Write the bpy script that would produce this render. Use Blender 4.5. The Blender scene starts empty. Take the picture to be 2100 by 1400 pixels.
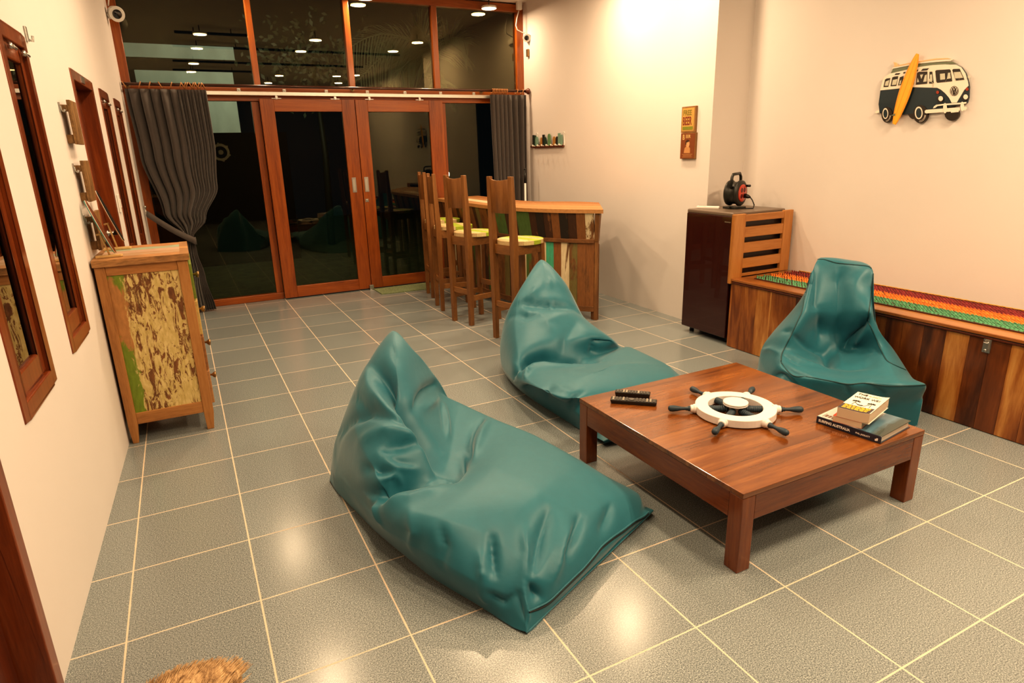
import bpy, bmesh, math, random
import numpy as np
from mathutils import Vector, Matrix, Euler
from mathutils.bvhtree import BVHTree

random.seed(7)
SC = bpy.context.scene
COL = SC.collection
PI = math.pi

# ------------------------------------------------------------------ camera
CAM_ROT = (1.2788, 0.0261, -0.4755)
CAM_POS = (0.3652, -0.8112, 1.4486)
FPX = 1297.24
cam_data = bpy.data.cameras.new('camera')
cam_data.sensor_width = 36.0
cam_data.lens = 36.0 * FPX / 2100.0
cam_data.clip_start = 0.02
cam = bpy.data.objects.new('camera', cam_data)
cam.location = CAM_POS
cam.rotation_euler = CAM_ROT
COL.objects.link(cam)
SC.camera = cam
_R = np.array(Euler(CAM_ROT, 'XYZ').to_matrix())
_C = np.array(CAM_POS)

# measured points of the place: where the sight line of a 2100x1400 survey pixel meets a plane
def ray(x, y):
    return _R @ np.array([(x - 1050) / FPX, -(y - 700) / FPX, -1.0])
def onz(x, y, z=0.0):
    d = ray(x, y); return Vector(_C + d * ((z - _C[2]) / d[2]))
def onx(x, y, X):
    d = ray(x, y); return Vector(_C + d * ((X - _C[0]) / d[0]))
def ony(x, y, Y):
    d = ray(x, y); return Vector(_C + d * ((Y - _C[1]) / d[1]))
WA, WB = -0.198, 0.041          # left wall: x = WA + WB * y
def onw(x, y):
    d = ray(x, y); t = (WA - (_C[0] - WB * _C[1])) / (d[0] - WB * d[1]); return Vector(_C + d * t)
def wx(y): return WA + WB * y

# ------------------------------------------------------------------ mesh helpers
class MB:
    """collects shapes, linked as one mesh object"""
    def __init__(s): s.v = []; s.f = []; s.m = []; s.sm = []; s.c = []
    def add(s, vs, fs, mi=0, smooth=False, col=None):
        o = len(s.v); s.v += [tuple(p) for p in vs]
        for f in fs:
            s.f.append(tuple(o + i for i in f)); s.m.append(mi); s.sm.append(smooth); s.c.append(col)
        return s
    def box(s, a, b, mi=0, mat=None, col=None):
        x0, y0, z0 = a; x1, y1, z1 = b
        vs = [Vector(p) for p in ((x0,y0,z0),(x1,y0,z0),(x1,y1,z0),(x0,y1,z0),(x0,y0,z1),(x1,y0,z1),(x1,y1,z1),(x0,y1,z1))]
        if mat is not None: vs = [mat @ p for p in vs]
        return s.add(vs, [(0,3,2,1),(4,5,6,7),(0,1,5,4),(1,2,6,5),(2,3,7,6),(3,0,4,7)], mi, False, col)
    def hexa(s, pts, mi=0, col=None):
        return s.add(pts, [(0,3,2,1),(4,5,6,7),(0,1,5,4),(1,2,6,5),(2,3,7,6),(3,0,4,7)], mi, False, col)
    def prism(s, poly, off, mi=0, col=None, smooth=False):
        """planar 3D polygon swept by the vector off"""
        n = len(poly); off = Vector(off)
        vs = [Vector(p) for p in poly] + [Vector(p) + off for p in poly]
        fs = [tuple(range(n))[::-1], tuple(range(n, 2*n))]
        s.add(vs, fs, mi, False, col)
        o = len(s.v) - 2*n
        for i in range(n):
            j = (i+1) % n
            s.f.append((o+i, o+j, o+n+j, o+n+i)); s.m.append(mi); s.sm.append(smooth); s.c.append(col)
        return s
    def tube(s, pts, r, n=8, mi=0, caps=True, col=None, closed=False):
        pts = [Vector(p) for p in pts]; k = len(pts)
        rs = r if isinstance(r, (list, tuple)) else [r]*k
        vs = []; up = None
        for i, p in enumerate(pts):
            if closed: t = pts[(i+1) % k] - pts[i-1]
            else: t = (pts[min(i+1,k-1)] - pts[max(i-1,0)])
            t = t.normalized() if t.length > 1e-9 else Vector((0,0,1))
            if up is None:
                up = Vector((0,0,1)) if abs(t.z) < .9 else Vector((1,0,0))
            a = t.cross(up).normalized(); b = a.cross(t).normalized(); up = b
            for q in range(n):
                w = 2*PI*q/n
                vs.append(p + (a*math.cos(w) + b*math.sin(w)) * rs[i])
        fs = []
        for i in range(k if closed else k-1):
            i2 = (i+1) % k
            for q in range(n):
                q2 = (q+1) % n
                fs.append((i*n+q, i2*n+q, i2*n+q2, i*n+q2))
        s.add(vs, fs, mi, True, col)
        if caps and not closed:
            o = len(s.v) - len(vs)
            s.f.append(tuple(o+q for q in range(n))); s.m.append(mi); s.sm.append(False); s.c.append(col)
            s.f.append(tuple(o+(k-1)*n+q for q in range(n))[::-1]); s.m.append(mi); s.sm.append(False); s.c.append(col)
        return s
    def lathe(s, prof, p0, axis, n=20, mi=0, col=None):
        """prof: (distance along axis, radius)"""
        axis = Vector(axis).normalized(); p0 = Vector(p0)
        u = axis.orthogonal().normalized(); w = axis.cross(u)
        vs = []
        for (h, r) in prof:
            for q in range(n):
                a = 2*PI*q/n
                vs.append(p0 + axis*h + (u*math.cos(a) + w*math.sin(a))*max(r, 1e-5))
        fs = []
        for i in range(len(prof)-1):
            for q in range(n):
                q2 = (q+1) % n
                fs.append((i*n+q, i*n+q2, (i+1)*n+q2, (i+1)*n+q))
        s.add(vs, fs, mi, True, col)
        o = len(s.v) - len(vs)
        s.f.append(tuple(o+q for q in range(n))[::-1]); s.m.append(mi); s.sm.append(False); s.c.append(col)
        e = (len(prof)-1)*n
        s.f.append(tuple(o+e+q for q in range(n))); s.m.append(mi); s.sm.append(False); s.c.append(col)
        return s
    def ball(s, c, r, n=12, mi=0, sc=(1,1,1), col=None):
        c = Vector(c); vs = []; fs = []; k = n//2+1
        for i in range(k):
            a = PI*i/(k-1)
            for q in range(n):
                b = 2*PI*q/n
                vs.append(c + Vector((math.sin(a)*math.cos(b)*r*sc[0], math.sin(a)*math.sin(b)*r*sc[1], math.cos(a)*r*sc[2])))
        for i in range(k-1):
            for q in range(n):
                q2 = (q+1) % n
                fs.append((i*n+q, (i+1)*n+q, (i+1)*n+q2, i*n+q2))
        return s.add(vs, fs, mi, True, col)
    def grid(s, V, nr, nc, mi=0, flip=False, smooth=True, col=None):
        fs = []
        for i in range(nr-1):
            for j in range(nc-1):
                f = (i*nc+j, i*nc+j+1, (i+1)*nc+j+1, (i+1)*nc+j)
                fs.append(f[::-1] if flip else f)
        return s.add(V, fs, mi, smooth, col)
    def build(s, name, mats, parent=None, bevel=0, seg=2, origin=None, fixn=True, autosmooth=None):
        me = bpy.data.meshes.new(name)
        o0 = Vector(origin) if origin is not None else Vector((0,0,0))
        if parent is not None and origin is None:
            q = parent
            while q is not None and 'base' not in q: q = q.parent
            o0 = Vector(q['base']) if q is not None else Vector((0,0,0))
        me.from_pydata([Vector(p) - o0 for p in s.v], [], s.f)
        mats = mats if isinstance(mats, (list, tuple)) else [mats]
        for m in mats: me.materials.append(m)
        me.polygons.foreach_set('material_index', s.m)
        me.polygons.foreach_set('use_smooth', s.sm)
        if any(c is not None for c in s.c):
            at = me.color_attributes.new('Col', 'FLOAT_COLOR', 'CORNER')
            data = np.ones((len(me.loops), 4), dtype=np.float32)
            for p, c in zip(me.polygons, s.c):
                if c is not None:
                    data[p.loop_start:p.loop_start+p.loop_total, :3] = c[:3]
                    data[p.loop_start:p.loop_start+p.loop_total, 3] = c[3] if len(c) > 3 else 1
            at.data.foreach_set('color', data.ravel())
        if fixn:
            bm = bmesh.new(); bm.from_mesh(me)
            bmesh.ops.remove_doubles(bm, verts=bm.verts, dist=1e-6)
            bmesh.ops.recalc_face_normals(bm, faces=bm.faces)
            bm.to_mesh(me); bm.free()
        me.update()
        ob = bpy.data.objects.new(name, me)
        COL.objects.link(ob)
        if parent is not None: ob.parent = parent
        if origin is not None: ob.location = o0
        if bevel > 0:
            b = ob.modifiers.new('bevel', 'BEVEL'); b.width = bevel; b.segments = seg; b.limit_method = 'ANGLE'; b.angle_limit = math.radians(35)
            b.harden_normals = False
        return ob

def thing(name, loc, label, cat, group=None, kind=None, rotz=0.0):
    """Empty at the thing's base; its parts are built in coordinates of the place (rotz=0) or local (rotz given)"""
    o = bpy.data.objects.new(name, None); COL.objects.link(o)
    o.empty_display_size = 0.05
    o.location = loc
    o['base'] = [float(c) for c in loc]
    tag(o, label, cat, group, kind)
    return o
def tag(o, label=None, cat=None, group=None, kind=None):
    if label: o['label'] = label
    if cat: o['category'] = cat
    if group: o['group'] = group
    if kind: o['kind'] = kind
    return o
def local(name, loc, label, cat, rotz=0.0, group=None, rot=None):
    o = bpy.data.objects.new(name, None); COL.objects.link(o)
    o.empty_display_size = 0.05
    o.location = loc
    o.rotation_euler = rot if rot is not None else (0, 0, rotz)
    tag(o, label, cat, group)
    return o
def copy_tree(o, parent=None):
    c = o.copy(); COL.objects.link(c)
    if parent is not None: c.parent = parent
    for ch in list(o.children): copy_tree(ch, c)
    return c
def text_into(mb, body, size, M, mi=0, depth=0.0006, bold=0.0, align='LEFT', sx=1.0, col=None):
    """lettering: x along the line, y up, z out of the surface, placed by matrix M"""
    cu = bpy.data.curves.new('lettering', 'FONT'); cu.body = body; cu.size = size
    cu.align_x = align; cu.extrude = depth; cu.offset = bold; cu.resolution_u = 3
    ob = bpy.data.objects.new('lettering', cu); COL.objects.link(ob)
    dg = bpy.context.evaluated_depsgraph_get()
    me = bpy.data.meshes.new_from_object(ob.evaluated_get(dg))
    vs = [M @ Vector((v.co.x*sx, v.co.y, v.co.z)) for v in me.vertices]
    mb.add(vs, [tuple(p.vertices) for p in me.polygons], mi, False, col)
    bpy.data.objects.remove(ob); bpy.data.curves.remove(cu); bpy.data.meshes.remove(me)
def frame_matrix(o, x, y):
    x = Vector(x).normalized(); y = Vector(y); z = x.cross(y).normalized(); y = z.cross(x)
    M = Matrix((( x.x, y.x, z.x, o[0]), (x.y, y.y, z.y, o[1]), (x.z, y.z, z.z, o[2]), (0,0,0,1)))
    return M

# ------------------------------------------------------------------ materials
def s2l(c):
    return tuple((v/255/12.92 if v/255 <= .04045 else ((v/255+.055)/1.055)**2.4) for v in c)
class NT:
    def __init__(s, name):
        s.m = bpy.data.materials.new(name); s.m.use_nodes = True
        s.t = s.m.node_tree; s.t.nodes.clear()
        s.out = s.t.nodes.new('ShaderNodeOutputMaterial')
    def n(s, typ, **kw):
        nd = s.t.nodes.new(typ)
        for k, v in kw.items():
            if k.startswith('i_'):
                key = k[2:]
                key = int(key) if key.isdigit() else key.replace('_', ' ')
                nd.inputs[key].default_value = v
            else: setattr(nd, k, v)
        return nd
    def l(s, a, b): s.t.links.new(a, b)
    def bsdf(s, **kw):
        b = s.n('ShaderNodeBsdfPrincipled')
        for k, v in kw.items():
            b.inputs[k.replace('_', ' ')].default_value = v
        s.l(b.outputs[0], s.out.inputs[0]); s.b = b
        return b
    def coords(s, scale=(1,1,1), rot=(0,0,0), loc=(0,0,0), kind='Object'):
        tc = s.n('ShaderNodeTexCoord'); mp = s.n('ShaderNodeMapping')
        mp.inputs['Scale'].default_value = scale; mp.inputs['Rotation'].default_value = rot; mp.inputs['Location'].default_value = loc
        s.l(tc.outputs[kind], mp.inputs[0]); return mp.outputs[0]
    def noise(s, vec, scale, detail=4, rough=.55, dist=0.0):
        nd = s.n('ShaderNodeTexNoise'); nd.inputs['Scale'].default_value = scale; nd.inputs['Detail'].default_value = detail
        nd.inputs['Roughness'].default_value = rough; nd.inputs['Distortion'].default_value = dist
        if vec is not None: s.l(vec, nd.inputs['Vector'])
        return nd
    def ramp(s, fac, stops):
        r = s.n('ShaderNodeValToRGB'); e = r.color_ramp.elements
        while len(e) < len(stops): e.new(.5)
        for k, (p, c) in enumerate(stops):
            e[k].position = p; e[k].color = tuple(c) + ((1,) if len(c) == 3 else ())
        s.l(fac, r.inputs[0]); return r.outputs[0]
    def mix(s, fac, a, b, blend='MIX'):
        m = s.n('ShaderNodeMix', data_type='RGBA', blend_type=blend)
        for sock, val in ((m.inputs[0], fac), (m.inputs[6], a), (m.inputs[7], b)):
            if hasattr(val, 'links') or isinstance(val, bpy.types.NodeSocket): s.l(val, sock)
            elif isinstance(val, (int, float)): sock.default_value = val
            else: sock.default_value = tuple(val) + ((1,) if len(val) == 3 else ())
        return m.outputs[2]
    def math(s, op, a, b=None, clamp=False):
        m = s.n('ShaderNodeMath', operation=op); m.use_clamp = clamp
        for k, v in enumerate((a, b)):
            if v is None: continue
            if isinstance(v, bpy.types.NodeSocket): s.l(v, m.inputs[k])
            else: m.inputs[k].default_value = v
        return m.outputs[0]
    def bump(s, h, strength=.2, dist=.01):
        b = s.n('ShaderNodeBump'); b.inputs['Strength'].default_value = strength; b.inputs['Distance'].default_value = dist
        s.l(h, b.inputs['Height']); s.l(b.outputs[0], s.b.inputs['Normal']); return b

def plain(name, col, rough=.5, metal=0.0, coat=0.0, spec=.5, sheen=0.0):
    t = NT(name); b = t.bsdf(Base_Color=tuple(col)+(1,), Roughness=rough, Metallic=metal, Coat_Weight=coat)
    b.inputs['Specular IOR Level'].default_value = spec
    if sheen: b.inputs['Sheen Weight'].default_value = sheen
    nz = t.noise(t.coords(), 35, 3)
    t.l(t.mix(.10, tuple(col), nz.outputs[0], 'OVERLAY'), b.inputs['Base Color'])
    return t.m
def emit(name, col, strength):
    t = NT(name); e = t.n('ShaderNodeEmission'); e.inputs[0].default_value = tuple(col)+(1,); e.inputs[1].default_value = strength
    t.l(e.outputs[0], t.out.inputs[0]); return t.m
def wood(name, stops, axis=2, stretch=14, scale=5, rough=.4, coat=0.0, knots=True, bump=.12, dist=1.2, attr=False, fine=.35):
    """grain running along one axis"""
    t = NT(name); b = t.bsdf(Roughness=rough, Coat_Weight=coat)
    b.inputs['Coat Roughness'].default_value = .12
    sc = [1.0, 1.0, 1.0]; sc[axis] = 1.0/stretch
    v = t.coords(tuple(sc))
    n1 = t.noise(v, scale, 5, .6, dist)
    n2 = t.noise(v, scale*14, 3, .7, .3)
    f = t.math('ADD', t.math('MULTIPLY', n1.outputs[0], 1-fine), t.math('MULTIPLY', n2.outputs[0], fine))
    c = t.ramp(f, stops)
    if attr:
        a = t.n('ShaderNodeVertexColor', layer_name='Col')
        c = t.mix(.85, c, a.outputs[0], 'MULTIPLY')
    t.l(c, b.inputs['Base Color'])
    if bump: t.bump(f, bump, .004)
    return t.m
# ------------------------------------------------------------------ shared materials
def m_plaster(name, col, bump=.05):
    t = NT(name); b = t.bsdf(Roughness=.75); b.inputs['Specular IOR Level'].default_value = .25
    v = t.coords()
    n1 = t.noise(v, 1.3, 4); n2 = t.noise(v, 60, 3)
    c = t.mix(n1.outputs[0], tuple(x*.95 for x in col), tuple(min(1, x*1.03) for x in col))
    t.l(c, b.inputs['Base Color']); t.bump(n2.outputs[0], bump, .003)
    return t.m
M_WALL = m_plaster('cream_plaster', (.735, .69, .66))
M_CEIL = m_plaster('white_ceiling_paint', (.80, .76, .70))
MAHO = ((.30, (.13, .024, .003)), (.5, (.30, .074, .008)), (.72, (.44, .125, .016)))
M_MAHO = wood('mahogany_upright', MAHO, 2, 16, 7, .33, .35)
M_MAHOX = wood('mahogany_lengthwise', MAHO, 0, 16, 7, .33, .35)
M_MAHOD = wood('dark_mahogany', ((.3, (.05, .010, .004)), (.7, (.17, .035, .009))), 2, 16, 6, .3, .4)
M_WINW = wood('brown_window_wood', ((.3, (.09, .018, .005)), (.5, (.20, .045, .010)), (.75, (.34, .09, .02))), 2, 14, 8, .3, .5)
M_ALU = plain('brushed_aluminium', (.62, .60, .55), .35, .9)
M_STEEL = plain('satin_steel', (.55, .53, .5), .3, 1.0)
M_BRASS = plain('aged_brass', (.30, .19, .09), .35, .9)
M_BLACKP = plain('black_plastic', (.012, .012, .012), .35)
M_WHITEP = plain('white_plastic', (.78, .76, .72), .4)

def m_glass(name, tint=(1,1,1), refl=1.0, gt=(1,1,1)):
    t = NT(name)
    tr = t.n('ShaderNodeBsdfTransparent'); tr.inputs[0].default_value = tuple(tint)+(1,)
    gl = t.n('ShaderNodeBsdfGlossy'); gl.inputs['Roughness'].default_value = 0.0; gl.inputs[0].default_value = tuple(gt)+(1,)
    fr = t.n('ShaderNodeFresnel'); fr.inputs[0].default_value = 1.5
    f = t.math('MULTIPLY', fr.outputs[0], refl, True)
    mx = t.n('ShaderNodeMixShader'); t.l(f, mx.inputs[0]); t.l(tr.outputs[0], mx.inputs[1]); t.l(gl.outputs[0], mx.inputs[2])
    t.l(mx.outputs[0], t.out.inputs[0]); return t.m
M_GLASS = m_glass('window_glass', (.85, .90, .80), .80, (1, .92, .66))
M_PANE = m_glass('dark_room_glass', (.06, .07, .06), 1.9)
M_GLASSU = m_glass('upper_window_glass', (.80, .86, .76), 1.75, (1, .88, .60))
M_VOID = plain('unlit_room', (.006, .005, .004), .9, spec=0)

# ------------------------------------------------------------------ floor
TX, TY = 0.4, 0.4*1.0137
def m_tiles():
    t = NT('terrazzo_tiles'); b = t.bsdf(Roughness=.3)
    tc = t.n('ShaderNodeTexCoord'); sp = t.n('ShaderNodeSeparateXYZ'); t.l(tc.outputs['Object'], sp.inputs[0])
    masks = []; cells = []
    for k, (pitch, off, gw) in enumerate(((TX, 0.0, .0055), (TY, TY*15, .0050))):
        a = t.math('DIVIDE', t.math('SUBTRACT', sp.outputs[k], off), pitch)
        a = t.math('ADD', a, 100.5)
        fr = t.math('FRACT', a)
        d = t.math('MULTIPLY', t.math('ABSOLUTE', t.math('SUBTRACT', fr, .5)), pitch)
        cells.append(t.math('FLOOR', t.math('ADD', a, .5)))
        masks.append((d, gw/2))
    # fract centred so that lines lie on whole multiples of the pitch
    wob = t.noise(tc.outputs['Object'], 14, 2)
    g = None
    for d, w in masks:
        dd = t.math('ADD', d, t.math('MULTIPLY', t.math('SUBTRACT', wob.outputs[0], .5), .0022))
        m = t.n('ShaderNodeMapRange'); m.inputs[1].default_value = w*.75; m.inputs[2].default_value = w*1.25
        m.inputs[3].default_value = 1; m.inputs[4].default_value = 0; t.l(dd, m.inputs[0])
        g = m.outputs[0] if g is None else t.math('MAXIMUM', g, m.outputs[0])
    cb = t.n('ShaderNodeCombineXYZ'); t.l(cells[0], cb.inputs[0]); t.l(cells[1], cb.inputs[1])
    wn = t.n('ShaderNodeTexWhiteNoise', noise_dimensions='2D'); t.l(cb.outputs[0], wn.inputs['Vector'])
    sp1 = t.noise(tc.outputs['Object'], 260, 2, .7)
    sp2 = t.n('ShaderNodeTexVoronoi', feature='F1'); sp2.inputs['Scale'].default_value = 210; t.l(tc.outputs['Object'], sp2.inputs['Vector'])
    sp3 = t.noise(tc.outputs['Object'], 5, 3)
    base = t.ramp(sp1.outputs[0], ((.34, (.060, .076, .086)), (.47, (.185, .220, .232)), (.56, (.275, .318, .325)), (.70, (.52, .56, .56))))
    dots = t.ramp(sp2.outputs['Distance'], ((.10, (.30, .30, .30)), (.28, (1, 1, 1))))
    base = t.mix(.55, base, dots, 'MULTIPLY')
    tone = t.math('ADD', t.math('MULTIPLY', wn.outputs[0], .14), .93)
    hsv = t.n('ShaderNodeHueSaturation'); t.l(base, hsv.inputs['Color']); t.l(tone, hsv.inputs['Value'])
    base = t.mix(t.math('MULTIPLY', sp3.outputs[0], .22), hsv.outputs[0], (.26, .27, .25))
    c = t.mix(g, base, (.66, .55, .42))
    t.l(c, b.inputs['Base Color'])
    r = t.math('ADD', t.math('MULTIPLY', sp1.outputs[0], .24), .09)
    r = t.math('MAXIMUM', r, t.math('MULTIPLY', g, .8)); t.l(r, b.inputs['Roughness'])
    h = t.math('SUBTRACT', t.math('MULTIPLY', sp1.outputs[0], .25), g)
    t.bump(h, .07, .0025)
    return t.m
fl = MB(); fl.box((-.6, -3.3, -.12), (5.0, 6.36, 0.0))
floor = fl.build('floor', m_tiles(), origin=(0,0,0)); tag(floor, 'grey speckled tiles with cream grout lines', None, None, 'structure')

ZC = 3.05
c = MB(); c.box((-.6, -3.3, ZC), (5.0, 6.36, ZC+.12))
tag(c.build('ceiling', M_CEIL, origin=(0,0,ZC)), 'pale painted ceiling', None, None, 'structure')

# ------------------------------------------------------------------ left wall with its openings
WOPEN = [(1.372, 1.815, .715, 1.935), (2.13, 2.555, .72, 1.94), (3.50, 4.25, 0.0, 1.937), (4.53, 5.00, .72, 1.93), (5.30, 5.74, .72, 1.928)]
D4 = (0.22, 1.105, 0.0, 1.935)
def wbox(mb, y0, y1, z0, z1, d0=0.0, d1=.16, mi=0):
    """block let into the left wall: d is the depth behind the wall face (negative stands proud)"""
    mb.hexa([(wx(y0)-d1, y0, z0), (wx(y0)-d0, y0, z0), (wx(y1)-d0, y1, z0), (wx(y1)-d1, y1, z0),
             (wx(y0)-d1, y0, z1), (wx(y0)-d0, y0, z1), (wx(y1)-d0, y1, z1), (wx(y1)-d1, y1, z1)], mi)
w = MB(); y = -3.3
for (a, b, z0, z1) in [D4] + WOPEN:
    wbox(w, y, a, 0, ZC); wbox(w, a, b, z1, ZC)
    if z0 > 0: wbox(w, a, b, 0, z0)
    y = b
wbox(w, y, 6.40, 0, ZC)
tag(w.build('wall_left', M_WALL, origin=(0,0,0)), 'cream plaster wall on the left', None, None, 'structure')
v = MB()
for (a, b, z0, z1) in [D4] + WOPEN: wbox(v, a, b, z0, z1, .15, .17)  # flat black sheets: darkness of the unlit rooms put into colour
tag(v.build('dark_backing', M_VOID, origin=(0,0,0)), 'black sheets as painted darkness behind the left openings', None, None, 'structure')

def wall_window(k, y0, y1, z0, z1, label):
    e = thing('window_%d' % k, (wx(y0), y0, z0), label, None, None, 'structure')
    f = MB(); t = .052
    wbox(f, y0, y0+t, z0, z1, -.004, .10); wbox(f, y1-t, y1, z0, z1, -.004, .10)
    wbox(f, y0+t, y1-t, z0, z0+t, -.004, .10); wbox(f, y0+t, y1-t, z1-t, z1, -.004, .10)
    f.build('frame', M_WINW, e, .004)
    s = MB(); u = .052
    a, b, c0, c1 = y0+t+.003, y1-t-.003, z0+t+.003, z1-t-.003
    wbox(s, a, a+u, c0, c1, .008, .05); wbox(s, b-u, b, c0, c1, .008, .05)
    wbox(s, a+u, b-u, c0, c0+.075, .008, .05); wbox(s, a+u, b-u, c1-.06, c1, .008, .05)
    s.build('sash', M_WINW, e, .006)
    p = MB(); wbox(p, a+u-.004, b-u+.004, c0+.07, c1-.055, .020, .024); p.build('pane', M_PANE, e)
    for q, yy in enumerate((y0+.13, y1-.10)):
        l = MB(); l.tube([(wx(yy)+.012, yy, z1-.075), (wx(yy)+.014, yy+.055, z1-.078)], .006, 8)
        l.lathe([(0, .011), (.014, .011), (.016, .007)], (wx(yy)-.002, yy, z1-.075), (1, 0, 0), 12)
        l.build('window_bolt', M_STEEL, e)
    return e
wl = ['narrow brown window nearest the camera on left wall', 'narrow brown window beside the near one on left wall',
      'narrow brown window right after the dark door', 'narrow brown window closest to the grey curtain']
for k, (o, lb) in enumerate(zip([WOPEN[0], WOPEN[1], WOPEN[3], WOPEN[4]], wl)): wall_window(k+1, *o, lb)
# small white plastic catch plate above the near window
# door with dark panels between the windows
def wall_door(k, y0, y1, z1, label, plate):
    e = thing('door_%d' % k, (wx(y0), y0, 0), label, None, None, 'structure')
    f = MB(); t = .055
    wbox(f, y0, y0+t, 0, z1, -.006, .12); wbox(f, y1-t, y1, 0, z1, -.006, .12); wbox(f, y0+t, y1-t, z1-t, z1, -.006, .12)
    f.build('frame', M_WINW, e, .004)
    l = MB(); wbox(l, y0+t+.004, y1-t-.004, .01, z1-t-.004, .07, .11)
    for (za, zb) in ((.16, .86), (.98, 1.76)):
        wbox(l, y0+t+.09, y1-t-.09, za, zb, .062, .08)
    l.build('leaf', M_MAHOD, e, .004)
    if plate:
        p = MB(); wbox(p, y0+.30, y0+.40, z1-.045, z1-.010, -.011, -.006); p.build('number_plate', M_STEEL, e)
        h = MB(); yy = y1-t-.05; h.lathe([(0, .022), (.01, .022), (.012, .01), (.05, .01)], (wx(yy)-.07, yy, 1.0), (1, 0, 0), 14)
        h.tube([(wx(yy)-.022, yy, 1.0), (wx(yy)-.022, yy-.11, 1.0)], .008, 8); h.build('handle', M_STEEL, e)
    return e
wall_door(3, *(WOPEN[2][0], WOPEN[2][1], WOPEN[2][3]), 'dark brown wooden door set in left wall', True)
wall_door(4, D4[0], D4[1], D4[3], 'dark brown door frame at lower left corner', False)

# ------------------------------------------------------------------ right wall, back wall
inner = [(4.45, -3.3), (4.45, 3.05), (4.105, 3.07), (4.166, 6.42)]
outer = [(5.0, 6.42), (5.0, -3.3)]
r = MB(); r.prism([(x, y, 0) for x, y in inner+outer], (0, 0, ZC))
tag(r.build('wall_right', M_WALL, origin=(0,0,0)), 'cream plaster wall on the right with a recess', None, None, 'structure')
bw = MB(); bw.box((-.6, -3.32, 0), (5.0, -3.2, ZC))
tag(bw.build('wall_back', wood('dark_wall_boards', ((.3, (.012, .006, .003)), (.7, (.035, .014, .007))), 2, 10, 4, .6), origin=(0,-3.2,0)), 'dark timber wall behind the viewer', None, None, 'structure')

# ------------------------------------------------------------------ glass wall
GY = 6.25
e = thing('window_5', (.05, GY, 2.06), 'row of four tall panes above the sliding doors', None, None, 'structure')
b = MB(); b.box((.055, GY-.045, 2.955), (4.165, GY+.05, 3.035)); b.build('top_beam', M_MAHOX, e, .004)
b = MB(); b.box((.055, GY-.045, 2.06), (4.165, GY+.05, 2.128)); b.build('transom', M_MAHOX, e, .004)
for (a, c2) in ((1.183, 1.238), (2.110, 2.170), (3.052, 3.114)):
    b = MB(); b.box((a, GY-.04, 2.128), (c2, GY+.045, 2.955)); b.build('mullion', M_MAHO, e, .004)
b = MB(); b.box((.045, GY-.04, 0), (.128, GY+.045, 2.955)); b.build('jamb', M_MAHO, e, .004)
b = MB(); b.box((4.075, GY-.04, 0), (4.168, GY+.045, 2.955)); b.build('jamb', M_MAHO, e, .004)
for (a, c2) in ((.128, 1.183), (1.238, 2.110), (2.170, 3.052), (3.114, 4.075)):
    b = MB(); b.box((a, GY+.002, 2.128), (c2, GY+.006, 2.955)); b.build('pane', M_GLASSU, e)
e = thing('trim_2', (.128, GY, 1.985), 'dark brown head board under the door track', None, None, 'structure')
b = MB(); b.box((.128, GY-.035, 1.985), (4.075, GY+.045, 2.06)); b.build('board', M_MAHOX, e, .003)
for k, (xa, xb, lb) in enumerate(((.128, 1.20, 'fixed glass panel left of the sliding doors'), (3.10, 4.075, 'fixed glass panel right of the sliding doors'))):
    e = thing('window_%d' % (6+k), (xa, GY, 0), lb, None, None, 'structure')
    b = MB(); b.box((xa, GY-.03, 0), (xb, GY+.045, .068)); b.build('bottom_rail', M_MAHOX, e, .004)
    xs = xb-.07 if k == 0 else xa
    b = MB(); b.box((xs, GY-.01, .068), (xs+.07, GY+.045, 1.985)); b.build('stile', M_MAHO, e, .004)
    b = MB(); b.box((xa if k == 0 else xa+.07, GY+.012, .068), (xb-.07 if k == 0 else xb, GY+.016, 1.985)); b.build('pane', M_GLASS, e)
def slider(k, x0, x1, lw, rw, label, hx):
    e = thing('door_%d' % k, (x0, GY-.07, 0), label, None, None, 'structure')
    ya, yb = GY-.092, GY-.048
    for (a, c2) in ((x0, x0+lw), (x1-rw, x1)):
        b = MB(); b.box((a, ya, .012), (c2, yb, 2.005)); b.build('stile', M_MAHO, e, .004)
    b = MB(); b.box((x0+lw, ya, 1.885), (x1-rw, yb, 2.005)); b.build('top_rail', M_MAHOX, e, .004)
    b = MB(); b.box((x0+lw, ya, .012), (x1-rw, yb, .13)); b.build('bottom_rail', M_MAHOX, e, .004)
    b = MB(); b.box((x0+lw, GY-.072, .13), (x1-rw, GY-.068, 1.885)); b.build('pane', M_GLASS, e)
    h = MB(); o = MB()
    h.box((hx-.022, ya-.004, 1.07), (hx-.012, ya+.001, 1.225)); h.box((hx+.012, ya-.004, 1.07), (hx+.022, ya+.001, 1.225))
    h.box((hx-.012, ya-.004, 1.07), (hx+.012, ya+.001, 1.088)); h.box((hx-.012, ya-.004, 1.207), (hx+.012, ya+.001, 1.225))
    hh = h.build('flush_handle', M_STEEL, e)
    o.box((hx-.012, ya-.0015, 1.088), (hx+.012, ya+.001, 1.207)); o.build('finger_cup', M_ALU, hh)
    return e, ya
WDL = slider(1, 1.200, 2.130, .130, .136, 'left sliding glass door with wide mahogany stiles', 2.046)
e, ya = slider(2, 2.136, 3.105, .128, .160, 'right sliding glass door with wide mahogany stiles and lock', 2.180)
b = MB(); b.box((2.150, ya-.004, .962), (2.186, ya+.001, .996)); b.lathe([(0, .011), (.006, .011), (.008, .008)], (2.168, ya-.003, .979), (0, -1, 0), 16)
b.build('lock', M_STEEL, e)
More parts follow.
